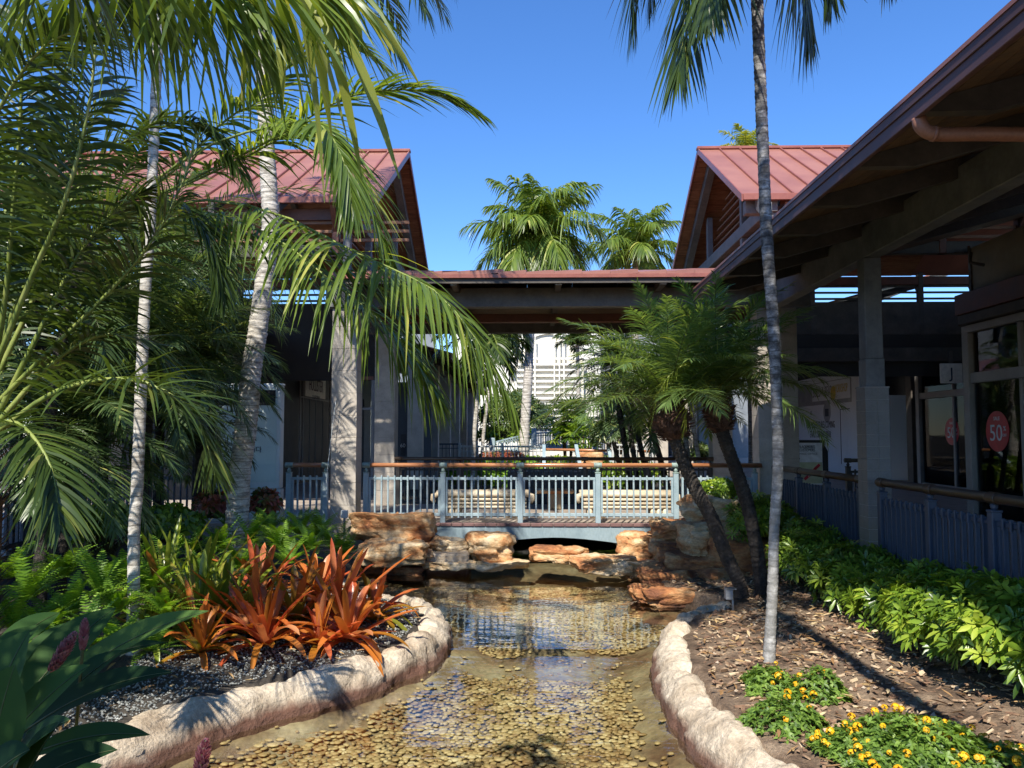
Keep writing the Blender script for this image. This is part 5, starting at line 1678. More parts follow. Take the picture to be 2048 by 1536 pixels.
# slim palm, right foreground
P = [gz(1536, 1326, -.45)]
Yp = P[0].y
for px, py in ((1545, 1180), (1549, 1050), (1556, 930), (1553, 800), (1546, 640), (1534, 480), (1526, 300), (1520, 150), (1514, 0), (1510, -60)):
    P.append(at(px, py, Yp + 0.02))
t = palm('slim grey palm trunk standing alone in the mulch bed on the right', P[0])
palm_trunk(t, [P[0] - Vector((0, 0, .1))] + P[1:], .046, .060, 'trunk_slim', ring=.055, amp=.08, flare=.55)
top = P[-1]
part('crownshaft', MB().tube([top - Vector((0, 0, .05)), top + Vector((0, 0, .3)), top + Vector((0, 0, .75))], [.07, .085, .05], 12), 'rachis', t, True)
c = top + Vector((0, 0, .6))
def P_(l, Y0): return [at(x, y, Y0 + dy) for x, y, dy in l]
for l, LL in (([(1450, -210, .1), (1400, -140, 0), (1372, 20, -.05), (1356, 150, -.1)], .84),
              ([(1430, -230, .3), (1330, -190, .3), (1275, -70, .3), (1262, 70, .3)], .74),
              ([(1560, -180, .2), (1595, -110, .25), (1610, -20, .25), (1618, 70, .25)], .78),
              ([(1470, -190, -.3), (1440, -140, -.5), (1425, -60, -.55), (1418, 20, -.6)], .66),
              ([(1610, -230, .3), (1710, -220, .3), (1765, -130, .3), (1785, -30, .3)], .56),
              ([(1555, -210, -.4), (1600, -190, -.6), (1645, -110, -.7), (1662, -10, -.7)], .6),
              ([(1450, -240, .5), (1360, -200, .6), (1310, -90, .6), (1300, 10, .6)], .6)):
    frond(t, [c] + P_(l, Yp), LL, 60, .019, .4, 'frond_dark', 'rachis_dark', a0=62, a1=14, t0=.22, vee=-.1, plum=.3)
for az, el in ((80, 60), (200, 50), (320, 60), (260, 65), (20, 40), (140, 45)):
    frond(t, arc(c, math.radians(az), math.radians(el), 2.3, math.radians(95)), .6, 36, .016, .35, 'frond_dark', 'rachis_dark', a0=60, a1=20)

# palm beside the viewer on the right: its trunk and crown shade the mulch
b = Vector((2.75, 1.9, -.5))
t = palm('tall palm beside the viewer on the right whose shadow crosses the mulch bed', b)
palm_trunk(t, [b, b + Vector((-.2, .2, 2.5)), b + Vector((-.9, .6, 5.2)), b + Vector((-1.7, 1.2, 8.8))], .10, .08, 'trunk_grey')
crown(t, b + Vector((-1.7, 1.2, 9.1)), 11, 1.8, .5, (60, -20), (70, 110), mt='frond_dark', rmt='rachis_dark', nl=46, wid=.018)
# slim white palm, left
Yq = 7.7
P = [at(266, 1320, Yq)]
for px, py in ((268, 1080), (274, 980), (279, 850), (285, 700), (292, 560), (300, 440), (307, 300), (313, 150), (320, 0), (326, -150), (330, -240)):
    P.append(at(px, py, Yq))
t = palm('slim white palm trunk rising behind the broad dark leaves on the left', P[0])
palm_trunk(t, P, .056, .046, 'trunk_pale', ring=.075, amp=.05, flare=.25)
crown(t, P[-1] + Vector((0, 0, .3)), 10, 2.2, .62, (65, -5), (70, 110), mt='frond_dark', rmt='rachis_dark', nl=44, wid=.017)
# thick ringed palm left of the bridge
P = [at(474, 1050, 12.0)]
P[0].z = -.4
for px, py in ((475, 1030), (480, 950), (489, 880), (497, 810), (503, 740), (513, 680), (524, 600), (535, 520), (541, 450), (538, 380), (534, 300), (528, 180), (520, 0), (515, -120), (512, -200)):
    P.append(at(px, py, 12.0))
t = palm('curving pale ringed palm trunk just left of the white lightbox', P[0])
palm_trunk(t, P, .165, .10, 'trunk_pale', ring=.085, amp=.075, flare=.15, seg=18)
crown(t, P[-1] + Vector((0, 0, .3)), 15, 3.6, .75, (65, -15), (75, 115), mt='frond_dark', rmt='rachis_dark', nl=54, wid=.018)

for l in ([(600, -190, 11.0), (720, -150, 10.4), (800, -80, 10.0), (850, 20, 9.8)], [(560, -120, 11.0), (640, -20, 10.2), (740, 30, 9.8), (800, 110, 9.6)], [(600, -220, 11.6), (760, -210, 11.2), (860, -140, 11), (905, -30, 11)]):
    frond(t, [P[-1] + Vector((0, 0, .3))] + P_(l, 0), .72, 60, .018, .5, 'frond_dark', 'rachis_dark', a0=62, a1=18, t0=.2, plum=.3)
# big feather palm at the left edge: brown boot, thick green stalks
cb_ = at(-50, 880, 6.2)
t = palm('large feather palm at the left edge with brown fibrous base and thick green stalks', Vector((cb_.x, cb_.y, -.4)))
mb = MB(); pts = [Vector((cb_.x - .05, cb_.y, -.45)), Vector((cb_.x - .02, cb_.y, .3)), Vector((cb_.x, cb_.y, 1.0)), Vector((cb_.x, cb_.y, 1.75))]
mb.tube(curve_pts(pts, 20), [.19] * 8 + [.2] * 6 + [.19, .16, .13, .1, .07, .05], 14)
part('trunk', mb, 'fibre', t, True)
mb = MB()
n = 500
zz = rng.uniform(-.3, 1.5, n); aa = rng.uniform(0, 6.28, n)
B = np.stack([cb_.x + .19 * np.cos(aa), cb_.y + .19 * np.sin(aa), zz], 1)
ribbons(mb, B, np.stack([np.cos(aa) * .6, np.sin(aa) * .6, np.full(n, .8)], 1), rng.uniform(.1, .28, n), .013, .3, np.stack([np.cos(aa), np.sin(aa), np.zeros(n)], 1), 2, prof=[1, .7, .1])
part('leaf_base_fibres', mb, 'fibre', t, True)
def fr(l, LL, **kw):
    return frond(t, P_(l, 0), LL, **kw)
kw = dict(nl=80, wid=.0125, droop=.35, mt='frond_dark', rmt='rachis', a0=70, a1=30, rr=.024, plum=.3)
fr([(0, 800, 6.29), (110, 690, 6.20), (240, 560, 6.09), (330, 440, 6.09), (400, 280, 6.20)], 0.65, t0=.28, **kw)
fr([(0, 740, 6.40), (70, 590, 6.40), (110, 470, 6.40), (190, 330, 6.51), (330, 230, 6.60)], 0.65, t0=.25, **kw)
fr([(-10, 720, 6.20), (10, 600, 6.00), (25, 430, 5.80), (40, 250, 5.60), (45, 60, 5.49), (40, -100, 5.49)], 0.62, t0=.2, **kw)
fr([(-20, 760, 6.00), (60, 560, 5.71), (130, 400, 5.49), (180, 200, 5.40), (200, 20, 5.40), (260, -120, 5.40)], 0.62, t0=.3, **kw)
fr([(0, 860, 6.00), (120, 780, 5.71), (270, 760, 5.49), (390, 830, 5.49), (430, 950, 5.60)], 0.52, t0=.2, **kw)
fr([(-20, 700, 6.60), (-10, 500, 6.80), (60, 300, 7.00), (150, 120, 7.20), (290, 10, 7.29)], 0.68, t0=.25, **kw)
fr([(-40, 760, 6.00), (-60, 500, 5.60), (-20, 260, 5.20), (90, 90, 5.00), (200, 60, 4.91)], 0.62, t0=.25, **kw)
fr([(-30, 850, 5.80), (40, 850, 5.40), (100, 930, 5.20), (120, 1050, 5.09)], 0.47, t0=.1, **kw)
fr([(0, 820, 6.3), (90, 640, 6.2), (150, 520, 6.2), (230, 420, 6.2), (300, 380, 6.3)], .6, t0=.25, **kw)
fr([(-20, 780, 6.3), (20, 640, 6.2), (70, 520, 6.1), (100, 380, 6.0), (150, 260, 6.0), (230, 200, 6.1)], .6, t0=.2, **kw)
fr([(0, 840, 6.3), (100, 730, 6.3), (200, 670, 6.3), (300, 690, 6.4), (340, 760, 6.4)], .5, t0=.2, **kw)
crown(t, cb_ + Vector((0, 0, .1)), 9, 3.4, .62, (75, 10), (60, 100), az0=90, azr=200, mt='frond_dark', rmt='rachis', nl=60, wid=.0125, rr=.024, plum=.3)

# arching fronds that cross the picture in front of the left gable and column
t = palm('feather palm leaning in from the left whose long fronds hang before the stone column', at(470, 600, 9.0) * 1.0)
t.location.z = -.4
P = [at(80, 1100, 9.0), at(95, 900, 9.0), at(120, 700, 9.0), at(165, 520, 9.0), at(205, 440, 9.0)]
P[0].z = -.4
t.location = P[0]
palm_trunk(t, P, .07, .05, 'trunk_dark', ring=.07, amp=.08)
kw = dict(nl=84, wid=.0175, mt='frond_bright', rmt='rachis', rr=.018, plum=.22, fold=.35)
c0 = P[-1]
F_ = lambda l, LL, **k: frond(t, [c0] + P_(l, 0), LL, **{**kw, **k})
F_([(400, 400, 8.8), (560, 430, 8.6), (700, 500, 8.0), (800, 545, 7.7), (880, 590, 7.5), (960, 690, 7.35), (1020, 800, 7.3)], .95, droop=.55, a0=72, a1=22, t0=.22, vee=-.15)
F_([(380, 420, 8.9), (540, 470, 8.8), (660, 560, 8.5), (760, 640, 8.3), (830, 720, 8.2), (880, 800, 8.15)], .80, droop=.5, a0=70, a1=22, t0=.2, vee=-.1)
F_([(380, 360, 8.6), (560, 270, 8.4), (680, 200, 8.0), (790, 180, 7.8), (880, 190, 7.7), (965, 232, 7.6)], .62, droop=.28, a0=50, a1=12, t0=.2)
F_([(370, 370, 8.8), (520, 300, 8.6), (600, 260, 8.4), (700, 330, 8.2), (760, 470, 8.1), (790, 560, 8.1)], .7, droop=.5, a0=60, a1=20, t0=.2)
F_([(350, 340, 8.9), (450, 240, 8.8), (520, 200, 8.6), (600, 110, 8.4), (700, 90, 8.3), (790, 150, 8.2)], .62, droop=.4, a0=55, a1=20, t0=.15)
F_([(260, 330, 8.8), (330, 250, 8.6), (420, 260, 8.5), (490, 360, 8.4)], .6, droop=.5, a0=60, a1=22, t0=.2, mt='frond_dark')
F_([(260, 400, 8.8), (340, 400, 8.6), (420, 480, 8.5), (450, 600, 8.4)], .6, droop=.5, a0=60, a1=22, t0=.2, mt='frond_dark')
F_([(400, 450, 9.2), (600, 500, 9.4), (720, 560, 9.6), (800, 640, 9.7), (840, 740, 9.8)], .7, droop=.5, a0=60, a1=22, t0=.2, mt='frond_dark')
# steep frond at centre-left with vertical light leaflets
F_([(400, 300, 8.4), (560, 250, 7.8), (640, 250, 7.0), (690, 330, 6.7), (705, 430, 6.6)], .5, droop=.4, a0=45, a1=15, t0=.35, vee=-.1)

# near hanging leaflets from a frond overhead
ovb = Vector((-2.6, .3, -.4))
t = palm('palm beside the viewer whose yellow-green leaf tips hang in from the top of the photo', ovb)
P = [ovb, Vector((-2.5, .35, 1.5)), Vector((-2.3, .45, 2.8)), Vector((-2.2, .5, 3.4))]
palm_trunk(t, P, .08, .07, 'trunk_grey', flare=.3)
c1 = P[-1]
frond(t, [c1, at(330, -380, 2.6), at(470, -150, 3.0), at(560, -60, 3.2), at(620, -30, 3.3), at(680, -20, 3.4)], .47, 9, .026, .95, 'frond_yellow', 'rachis', a0=60, a1=25, t0=.5, fold=.3, nseg=6, vee=-.5, vbase=.4)
frond(t, [c1, at(300, -350, 2.11), at(420, -120, 2.60), at(520, -50, 2.85), at(640, -60, 2.98), at(660, -30, 3.10)], .40, 44, .011, .8, 'frond_bright', 'rachis', a0=60, a1=30, t0=.3, vee=-.4)
frond(t, [c1, at(120, -300, 1.86), at(220, -110, 2.48), at(340, -60, 2.73), at(470, -20, 2.85), at(560, 40, 2.98)], .40, 46, .011, .9, 'frond_bright', 'rachis', a0=62, a1=30, t0=.3, vee=-.4)
frond(t, [c1, at(0, -250, 1.98), at(100, -90, 2.60), at(240, -40, 2.85), at(380, 0, 3.04)], .36, 46, .0105, .8, 'frond_dark', 'rachis', a0=62, a1=30, t0=.3, vee=-.4)
for az, el in ((170, 45), (215, 40), (250, 50), (290, 45), (190, 15), (150, 30), (128, 25), (108, 28), (140, 55), (118, 50)):
    frond(t, arc(c1, math.radians(az), math.radians(el), 2.0, math.radians(85)), .6, 40, .017, .6, 'frond_bright', 'rachis')

# date palms (fine blue-green fronds)
def date_palm(label, base, trunk, c, nf, L, LL, r0=.075, mt='frond_blue', els=(82, -42), knob=True, bend=(45, 80), nl=52, wid=.0085, yell=0, knobr=.2):
    t = palm(label, base, cat='date palm', name='date_palm')
    palm_trunk(t, trunk, r0, r0 * 1.05, 'trunk_dark', ring=.045, amp=.12, flare=.2)
    if knob:
        # swollen boot of old leaf bases under the crown
        e = Vector(trunk[-1]); a = Vector(trunk[-3]) if len(trunk) > 3 else Vector(trunk[0])
        ax = (e - a).normalized()
        m_ = MB()
        m_.tube([e - ax * .42, e - ax * .3, e - ax * .15, e, e + ax * .1], [r0 * 1.1, knobr * .78, knobr, knobr * .8, knobr * .4], 12)
        part('leaf_boot', m_, 'fibre', t, True)
        n = 420
        d_ = nrm(rng.normal(0, 1, (n, 3))); s_ = rng.uniform(-.42, .06, n)
        ctr = np.array(e)[None] + np.array(ax)[None] * s_[:, None]
        rad = knobr * (.5 + .5 * np.sin(np.pi * np.clip((s_ + .45) / .55, 0, 1)))
        perp = nrm(d_ - (d_ @ np.array(ax))[:, None] * np.array(ax)[None])
        m_ = MB()
        ribbons(m_, ctr + perp * (rad * .85)[:, None], perp + np.array(ax)[None] * .5 + rng.normal(0, .25, (n, 3)), rng.uniform(.05, .13, n), .012, .1, rng.normal(0, 1, (n, 3)), 2, prof=[1, .8, .1], fold=.5)
        part('boot_fibres', m_, 'fibre', t, True)
    crown(t, c, nf, L, LL, els, bend, mt=mt, rmt='rachis_dark', nl=nl, wid=wid, droop=.3, Lvar=.12, rr=.009, t0=.1, plum=.22)
    return t


b1 = Vector((at(1483, 1180, 10.6).x, 10.6, -.42))
tr = [b1] + P_([(1478, 1165, 10.6), (1452, 1110, 10.6), (1425, 1040, 10.6), (1395, 985, 10.6), (1372, 935, 10.6), (1355, 890, 10.6), (1343, 850, 10.6), (1337, 815, 10.6)], 0)
t = date_palm('left of the two leaning date palms, its crown over the bridge railing', b1, tr, tr[-1] + Vector((0, 0, .05)), 40, 1.65, .38, mt='frond_pygmy', r0=.085, knobr=.24, els=(82, 8), bend=(45, 88), nl=70, wid=.0075)
b2 = Vector((at(1525, 1200, 10.9).x, 10.9, -.42))
tr = [b2] + P_([(1522, 1160, 10.9), (1510, 1080, 10.9), (1492, 1000, 10.9), (1470, 935, 10.9), (1450, 880, 10.9), (1438, 840, 10.9), (1432, 800, 10.9)], 0)
t = date_palm('right of the two leaning date palms, standing before the beige column', b2, tr, tr[-1] + Vector((0, 0, .05)), 38, 1.65, .38, mt='frond_pygmy', r0=.085, knobr=.18, els=(82, 8), bend=(45, 88), nl=70, wid=.0075)
# yellowing old fronds
frond(t, P_([(1400, 760, 10.5), (1370, 730, 10.3), (1325, 770, 10.2), (1300, 860, 10.2)], 0), .3, 40, .0085, .3, 'frond_yellow', 'rachis', vbase=.0)
frond(t, P_([(1425, 770, 10.4), (1400, 760, 10.2), (1378, 800, 10.1), (1366, 880, 10.1)], 0), .28, 40, .0085, .3, 'frond_yellow', 'rachis', vbase=.25)

# lit date palms in the left garden
c = at(300, 700, 11.2); b = Vector((c.x - .1, c.y + .1, -.42))
date_palm('sunlit date palm in the middle of the left garden', b, [b, b + Vector((0, 0, .8)), c - Vector((0, 0, .5)), c - Vector((0, 0, .15))], c, 40, 1.9, .44, mt='frond_blue', els=(78, -40), nl=56, wid=.011)
c = at(130, 840, 9.6); b = Vector((c.x, c.y, -.42))
date_palm('lower date palm at the left beside the fibrous palm base', b, [b, b + Vector((0, 0, .6)), c - Vector((0, 0, .3)), c - Vector((0, 0, .1))], c, 36, 1.6, .42, mt='frond_blue', els=(75, -45), nl=54, wid=.011)
c = at(400, 850, 13.2); b = Vector((c.x, c.y, -.42))
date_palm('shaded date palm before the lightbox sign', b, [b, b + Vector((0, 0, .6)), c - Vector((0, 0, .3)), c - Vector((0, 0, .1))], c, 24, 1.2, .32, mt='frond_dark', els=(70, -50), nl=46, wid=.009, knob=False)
c = at(90, 520, 9.5); b = Vector((c.x, c.y, -.42))
date_palm('tall date palm filling the background at the upper left', b, [b, b + Vector((0, 0, 1.5)), c - Vector((0, 0, .5)), c - Vector((0, 0, .15))], c, 36, 2.1, .48, mt='frond_blue', els=(80, -50), nl=50, wid=.012)
c = at(330, 455, 13.0); b = Vector((c.x, c.y, -.42))
date_palm('date palm crown before the left gable roof', b, [b, b + Vector((0, 0, 1.5)), c - Vector((0, 0, .5)), c - Vector((0, 0, .15))], c, 38, 2.6, .6, mt='frond_blue', els=(30, -60), nl=44, wid=.012)

for px, py, Y, L, lb_ in ((215, 650, 12.6, 2.2, 'broad sunlit date palm crown in front of the left shops'), (40, 690, 11.2, 2.0, 'date palm at the far left edge behind the thick green stalks'), (400, 690, 13.4, 1.7, 'small date palm between the slim and the ringed trunk')):
    c = at(px, py, Y); b = Vector((c.x, c.y, -.42))
    date_palm(lb_, b, [b, b + Vector((0, 0, .8)), c - Vector((0, 0, .5)), c - Vector((0, 0, .15))], c, 34, L, .46, mt='frond_blue', els=(80, -45), nl=54, wid=.012)
# background palms
def far_palm(label, px, py, Y, L, LL, nf, trunkpx=None, mt='frond_bright', r=.2, wid=.03, nl=34, els=(85, -40), bend=(50, 95), zb=0.0, droop=.5, tm='trunk_pale'):
    c = at(px, py, Y)
    b = Vector((at(trunkpx[0], 868, Y).x if trunkpx else c.x, Y, zb))
    t = palm(label, b)
    P = [b] + ([at(x, y, Y) for x, y in trunkpx[1]] if trunkpx else [b + (c - b) * .5]) + [c]
    palm_trunk(t, P, r, r * .75, tm, ring=.18, amp=.05, seg=10, flare=.15)
    crown(t, c, nf, L, LL, els, bend, mt=mt, rmt='rachis', nl=nl, wid=wid, droop=droop, rr=.03, plum=.3)
    return t


far_palm('tall palm with full crown above the bridge roof and trunk seen below it', 1075, 470, 30, 2.6, .9, 34, (1045, [(1050, 850), (1056, 760), (1060, 680)]), r=.2, wid=.034, nl=54, els=(86, -35), bend=(60, 115), droop=.9)
far_palm('smaller palm crown above the bridge roof to the right', 1270, 500, 34, 2.3, .8, 26, (1272, [(1272, 800), (1271, 640)]), r=.15, wid=.032, nl=46, els=(86, -30), bend=(60, 110), droop=.9)
far_palm('palm top just showing over the ridge of the right gable', 1492, 300, 44, 1.6, .6, 18, None, 'frond_yellow', r=.15)
far_palm('young upright palm with dark crown before the arched cream building', 1155, 690, 40, 1.3, .5, 16, (1158, [(1157, 800)]), 'frond_dark', r=.11, els=(80, 10))
far_palm('thin pale palm at the left arcade, its fronds across the cream wall', 975, 660, 24, 1.8, .5, 16, (945, [(950, 850), (962, 740)]), 'frond_dark', r=.07, els=(40, -50))
far_palm('second thin pale palm leaning at the left arcade', 1003, 640, 30, 1.6, .5, 14, (962, [(968, 860), (985, 740)]), 'frond_dark', r=.07, els=(30, -50))
for k, (px, py, Y, L) in enumerate(((1215, 830, 26, 1.3), (1262, 800, 22, 1.2), (1225, 735, 20, 1.2), (1300, 840, 19.5, 1.1), (1240, 700, 24, 1.6))):
    c = at(px, py, Y); b = Vector((c.x + .5, Y, 0))
    date_palm(['small sunlit date palm left of the leaning palms beyond the bridge', 'feathery date palm between the leaning palms and the cream building', 'date palm fronds reaching over the cream wall from the right', 'low date palm just beyond the bridge with curved red stem', 'higher date palm beyond the bridge at the right'][k],
              b, [b, b + (c - b) * .5, c - Vector((0, 0, .1))], c, 22, L, .34, r0=.07, mt='frond_blue', els=(80, -30), nl=36, wid=.014, knob=False)
for k, (px, Y) in enumerate(((1410, 20.5), (1478, 19.8), (1388, 22.5))):
    b = Vector((at(px, 868, Y).x, Y, 0)); 
    t = palm(['white thin palm stem behind the leaning date palms', 'white thin palm stem beside the beige column', 'second white thin stem behind the left date palm crown'][k], b)
    palm_trunk(t, [b, b + Vector((-.25, 0, 1.6)), b + Vector((-.5, 0, 3.4))], .06, .05, 'trunk_pale')
    crown(t, b + Vector((-.5, 0, 3.4)), 9, 1.2, .35, (60, -30), mt='frond_blue', rmt='rachis_dark', nl=30, wid=.014)

# broad-leafed fan palms
def fan_palm(label, px, py, Y, n, r, zb=0):
    c = at(px, py, Y)
    t = thing('fan_palm', label, 'palm', (c.x, Y, zb))
    m_ = MB()
    for k in range(n):
        bx = c.x + random.uniform(-.25, .25); by = Y + random.uniform(-.3, .3)
        h = c.z + random.uniform(-1.0, .35)
        m_.tube([(c.x + (bx - c.x) * .4, by, zb), (bx, by, h)], .035, 6)
    part('stems', m_, 'fibre', t, True)
    m_ = MB()
    for k in range(n * 9):
        az = random.uniform(0, 6.28); el = random.uniform(-.2, 1.3)
        q = Vector((c.x + random.uniform(-.3, .3), Y + random.uniform(-.3, .3), c.z + random.uniform(-1.1, .3)))
        d_ = Vector((math.cos(az) * math.cos(el), math.sin(az) * math.cos(el), math.sin(el)))
        q2 = q + d_ * r * .6
        s_ = d_.cross(Vector((0, 0, 1))).normalized(); u_ = s_.cross(d_)
        nn = 9
        an = np.linspace(-1.5, 1.5, nn)
        D = np.array([tuple(d_ * math.cos(a_) + s_ * math.sin(a_) - u_ * .15) for a_ in an])
        ribbons(m_, np.tile(np.array(tuple(q2)), (nn, 1)), D, r * .75, .03, .25, np.tile(np.array(tuple(u_)), (nn, 1)), 3, prof=[.3, 1, .9, .4], var=np.full(nn, random.uniform(.2, .9)))
    part('fan_leaves', m_, 'schef', t, True)


fan_palm('clump of broad fan palms glowing yellow-green before the cream building', 1135, 835, 33, 10, .75)
fan_palm('darker fan palm clump beside the bright one', 1172, 860, 31, 5, .6)


# ================================================================ SHRUBS
def whorl_bush(name, label, cat, blobs, n, leaf, mt='schef', k=7, wid=.3, seed=0, group=None, upbias=.45, stems=True, elong=1.0):
    """bush of leaf whorls on the surface of a few lumps; blobs (x, y, z, rx, ry, rz)"""
    base = Vector((blobs[0][0], blobs[0][1], blobs[0][2] - blobs[0][5]))
    t = thing(name, label, cat, base, group)
    tot = sum(b[3] * b[4] for b in blobs)
    C, O = [], []
    for b in blobs:
        m = int(n * b[3] * b[4] / tot)
        u = nrm(rng.normal(0, 1, (m, 3))); u[:, 2] = np.abs(u[:, 2]) * 1.0 - .35 * (rng.random(m) < .35)
        u = nrm(u)
        rad = rng.uniform(.72, 1.0, m)[:, None] * (1 + .12 * np.sin(u[:, :1] * 9 + seed) * np.cos(u[:, 1:2] * 7))
        C.append(np.array(b[:3]) + u * rad * np.array(b[3:])); O.append(u)
    C = np.concatenate(C); O = np.concatenate(O)
    O = nrm(O + np.array([0, 0, upbias]) + rng.normal(0, .3, O.shape))
    m = len(C)
    a = nrm(np.cross(O, rng.normal(0, 1, O.shape))); b_ = np.cross(O, a)
    th = np.linspace(0, 2 * math.pi, k, endpoint=False)[None] + rng.random(m)[:, None] * 6.28
    D = a[:, None] * np.cos(th)[..., None] + b_[:, None] * np.sin(th)[..., None] + O[:, None] * rng.uniform(.1, .75, (m, 1, 1))
    D = D.reshape(-1, 3)
    sz = rng.uniform(.65, 1.15, m)
    mb = MB()
    ribbons(mb, np.repeat(C, k, 0) + nrm(D) * leaf * .18, D, np.repeat(sz, k) * leaf * rng.uniform(.8, 1.1, m * k), np.repeat(sz, k) * leaf * wid * .5, rng.uniform(.05, .35, m * k), np.repeat(O, k, 0), 3,
            prof=[.25, .95, 1.0, .12], fold=.25, var=np.repeat(rng.random(m) * .8 + .1, k) + rng.normal(0, .07, m * k))
    part('foliage', mb, mt, t, True)
    if stems:
        s_ = MB()
        for i in range(0, m, max(1, m // 40)):
            q = Vector(C[i]); s_.tube([base + Vector((random.uniform(-.15, .15), random.uniform(-.1, .1), 0)), base.lerp(q, .6) , q], [.012, .008, .004], 5, cap=False)
        part('stems', s_, 'stem', t, True)
    return t


whorl_bush('schefflera_shrub', 'bright green sunlit glossy shrub filling the lower right of the hedge', 'shrub', [(3.98, 5.9, .04, .52, 1.0, .52), (3.72, 6.7, .02, .5, .7, .47), (4.05, 5.0, .0, .55, .7, .5)], 1050, .125, seed=1)
whorl_bush('schefflera_shrub', 'green sunlit end of the hedge nearest the slim palm, below the near railing', 'shrub', [(3.62, 7.5, -.04, .42, .7, .38), (3.95, 7.4, .0, .45, .7, .42)], 700, .12, seed=2)
whorl_bush('schefflera_shrub', 'shaded shrub at the foot of the near shaded blue railing', 'shrub', [(4.05, 8.7, -.1, .45, .9, .42), (3.75, 8.8, -.2, .4, .7, .36)], 520, .12, seed=3)
whorl_bush('schefflera_shrub', 'dark shrub before the tiled pillar', 'shrub', [(4.0, 10.2, -.1, .5, .9, .40), (3.75, 9.9, -.2, .4, .6, .36)], 520, .12, seed=4)
whorl_bush('schefflera_shrub', 'shrub with some lit leaves just right of the slim palm trunk by the rocks', 'shrub', [(3.65, 11.3, -.08, .4, .6, .42), (3.9, 11.9, .0, .45, .7, .42)], 520, .12, seed=5)
whorl_bush('schefflera_shrub', 'dark shrub behind the slim palm trunk below the beige column', 'shrub', [(3.75, 13.3, .2, .45, .6, .45), (3.35, 12.6, .25, .4, .4, .45)], 420, .12, seed=6)
q = at(1442, 985, 14.2)
whorl_bush('schefflera_shrub', 'round bright shrub on top of the right rock stack', 'shrub', [(q.x, 14.5, q.z - .02, .36, .35, .22)], 190, .12, seed=7)
whorl_bush('schefflera_shrub', 'low dark hedge along the near railing at the right edge', 'shrub', [(4.15, 6.8, .0, .35, 1.2, .40), (4.2, 4.6, .05, .35, 1.0, .42)], 420, .12, seed=8)

# lantana ground cover with yellow flowers
def lantana(label, cx, cy, rx, ry, h, n, nfl, seed):
    z = float(ground_z(np.array([cx]), np.array([cy]))[0])
    t = thing('lantana', label, 'flowering plant', (cx, cy, z))
    a = rng.random(n) * 6.28; r = np.sqrt(rng.random(n))
    x = cx + rx * r * np.cos(a) * (1 + .18 * np.sin(3 * a + seed)); y = cy + ry * r * np.sin(a) * (1 + .18 * np.cos(2 * a + seed))
    hh = h * (1 - r ** 2.2) * rng.uniform(.35, 1.1, n) + .01
    C = np.stack([x, y, z + hh], 1)
    O = nrm(np.stack([np.cos(a) * r * .6, np.sin(a) * r * .6, np.ones(n)], 1) + rng.normal(0, .4, (n, 3)))
    k = 4
    aa = nrm(np.cross(O, rng.normal(0, 1, O.shape))); b_ = np.cross(O, aa)
    th = np.linspace(0, 6.28, k, endpoint=False)[None] + rng.random(n)[:, None] * 6.28
    D = (aa[:, None] * np.cos(th)[..., None] + b_[:, None] * np.sin(th)[..., None] + O[:, None] * .35).reshape(-1, 3)
    mb = MB()
    ribbons(mb, np.repeat(C, k, 0), D, rng.uniform(.028, .05, n * k), .011, .2, np.repeat(O, k, 0), 2, prof=[.4, 1, .1], fold=.2)
    part('foliage', mb, 'lantana', t, True)
    sm = MB()
    for i in range(0, n, 14):
        sm.tube([(cx + (x[i] - cx) * .6, cy + (y[i] - cy) * .6, z - .02), tuple(C[i])], .003, 4, cap=False)
    part('stems', sm, 'stem', t, True)
    # flower head mesh
    fm = MB()
    m = 16
    u = nrm(rng.normal(0, 1, (m, 3)) + np.array([0, 0, .9]))
    for j in range(m):
        s_ = nrm(np.cross(u[j], [0.3, 0.5, .9])); v_ = np.cross(u[j], s_); p = u[j] * .02; e = .0095
        fm.add([p + s_ * e, p + v_ * e, p - s_ * e, p - v_ * e, p * .6], [[0, 1, 2, 3]], [[4, 1, 0], [4, 2, 1], [4, 3, 2], [4, 0, 3]], rng.random())
    me = fm.mesh('flower_head'); me.materials.append(M['yellow_flower'])
    for i in range(nfl):
        j = rng.integers(n)
        inst('flower_head', me, 'yellow_flower', t, C[j] + np.array([0, 0, .03 + .02 * rng.random()]), (random.uniform(-.5, .5), random.uniform(-.5, .5), random.uniform(0, 6)), (random.uniform(.8, 1.5),) * 3)


lantana('yellow-flowered ground cover in full sun at the bottom right', 2.42, 5.5, .58, .38, .24, 2100, 70, 1)
lantana('shaded ground cover with few flowers at the foot of the slim palm', 1.98, 6.95, .26, .34, .16, 420, 7, 2)
lantana('loose sprigs of yellow flowers at the bottom right corner beside the shadow', 3.0, 5.3, .26, .2, .12, 200, 9, 3)
lantana('dim ground cover against the right kerb near the flowers', 1.85, 6.2, .3, .32, .17, 460, 6, 4)
lantana('pale green sprigs right of the slim palm foot', 2.3, 6.75, .24, .26, .2, 300, 8, 5)

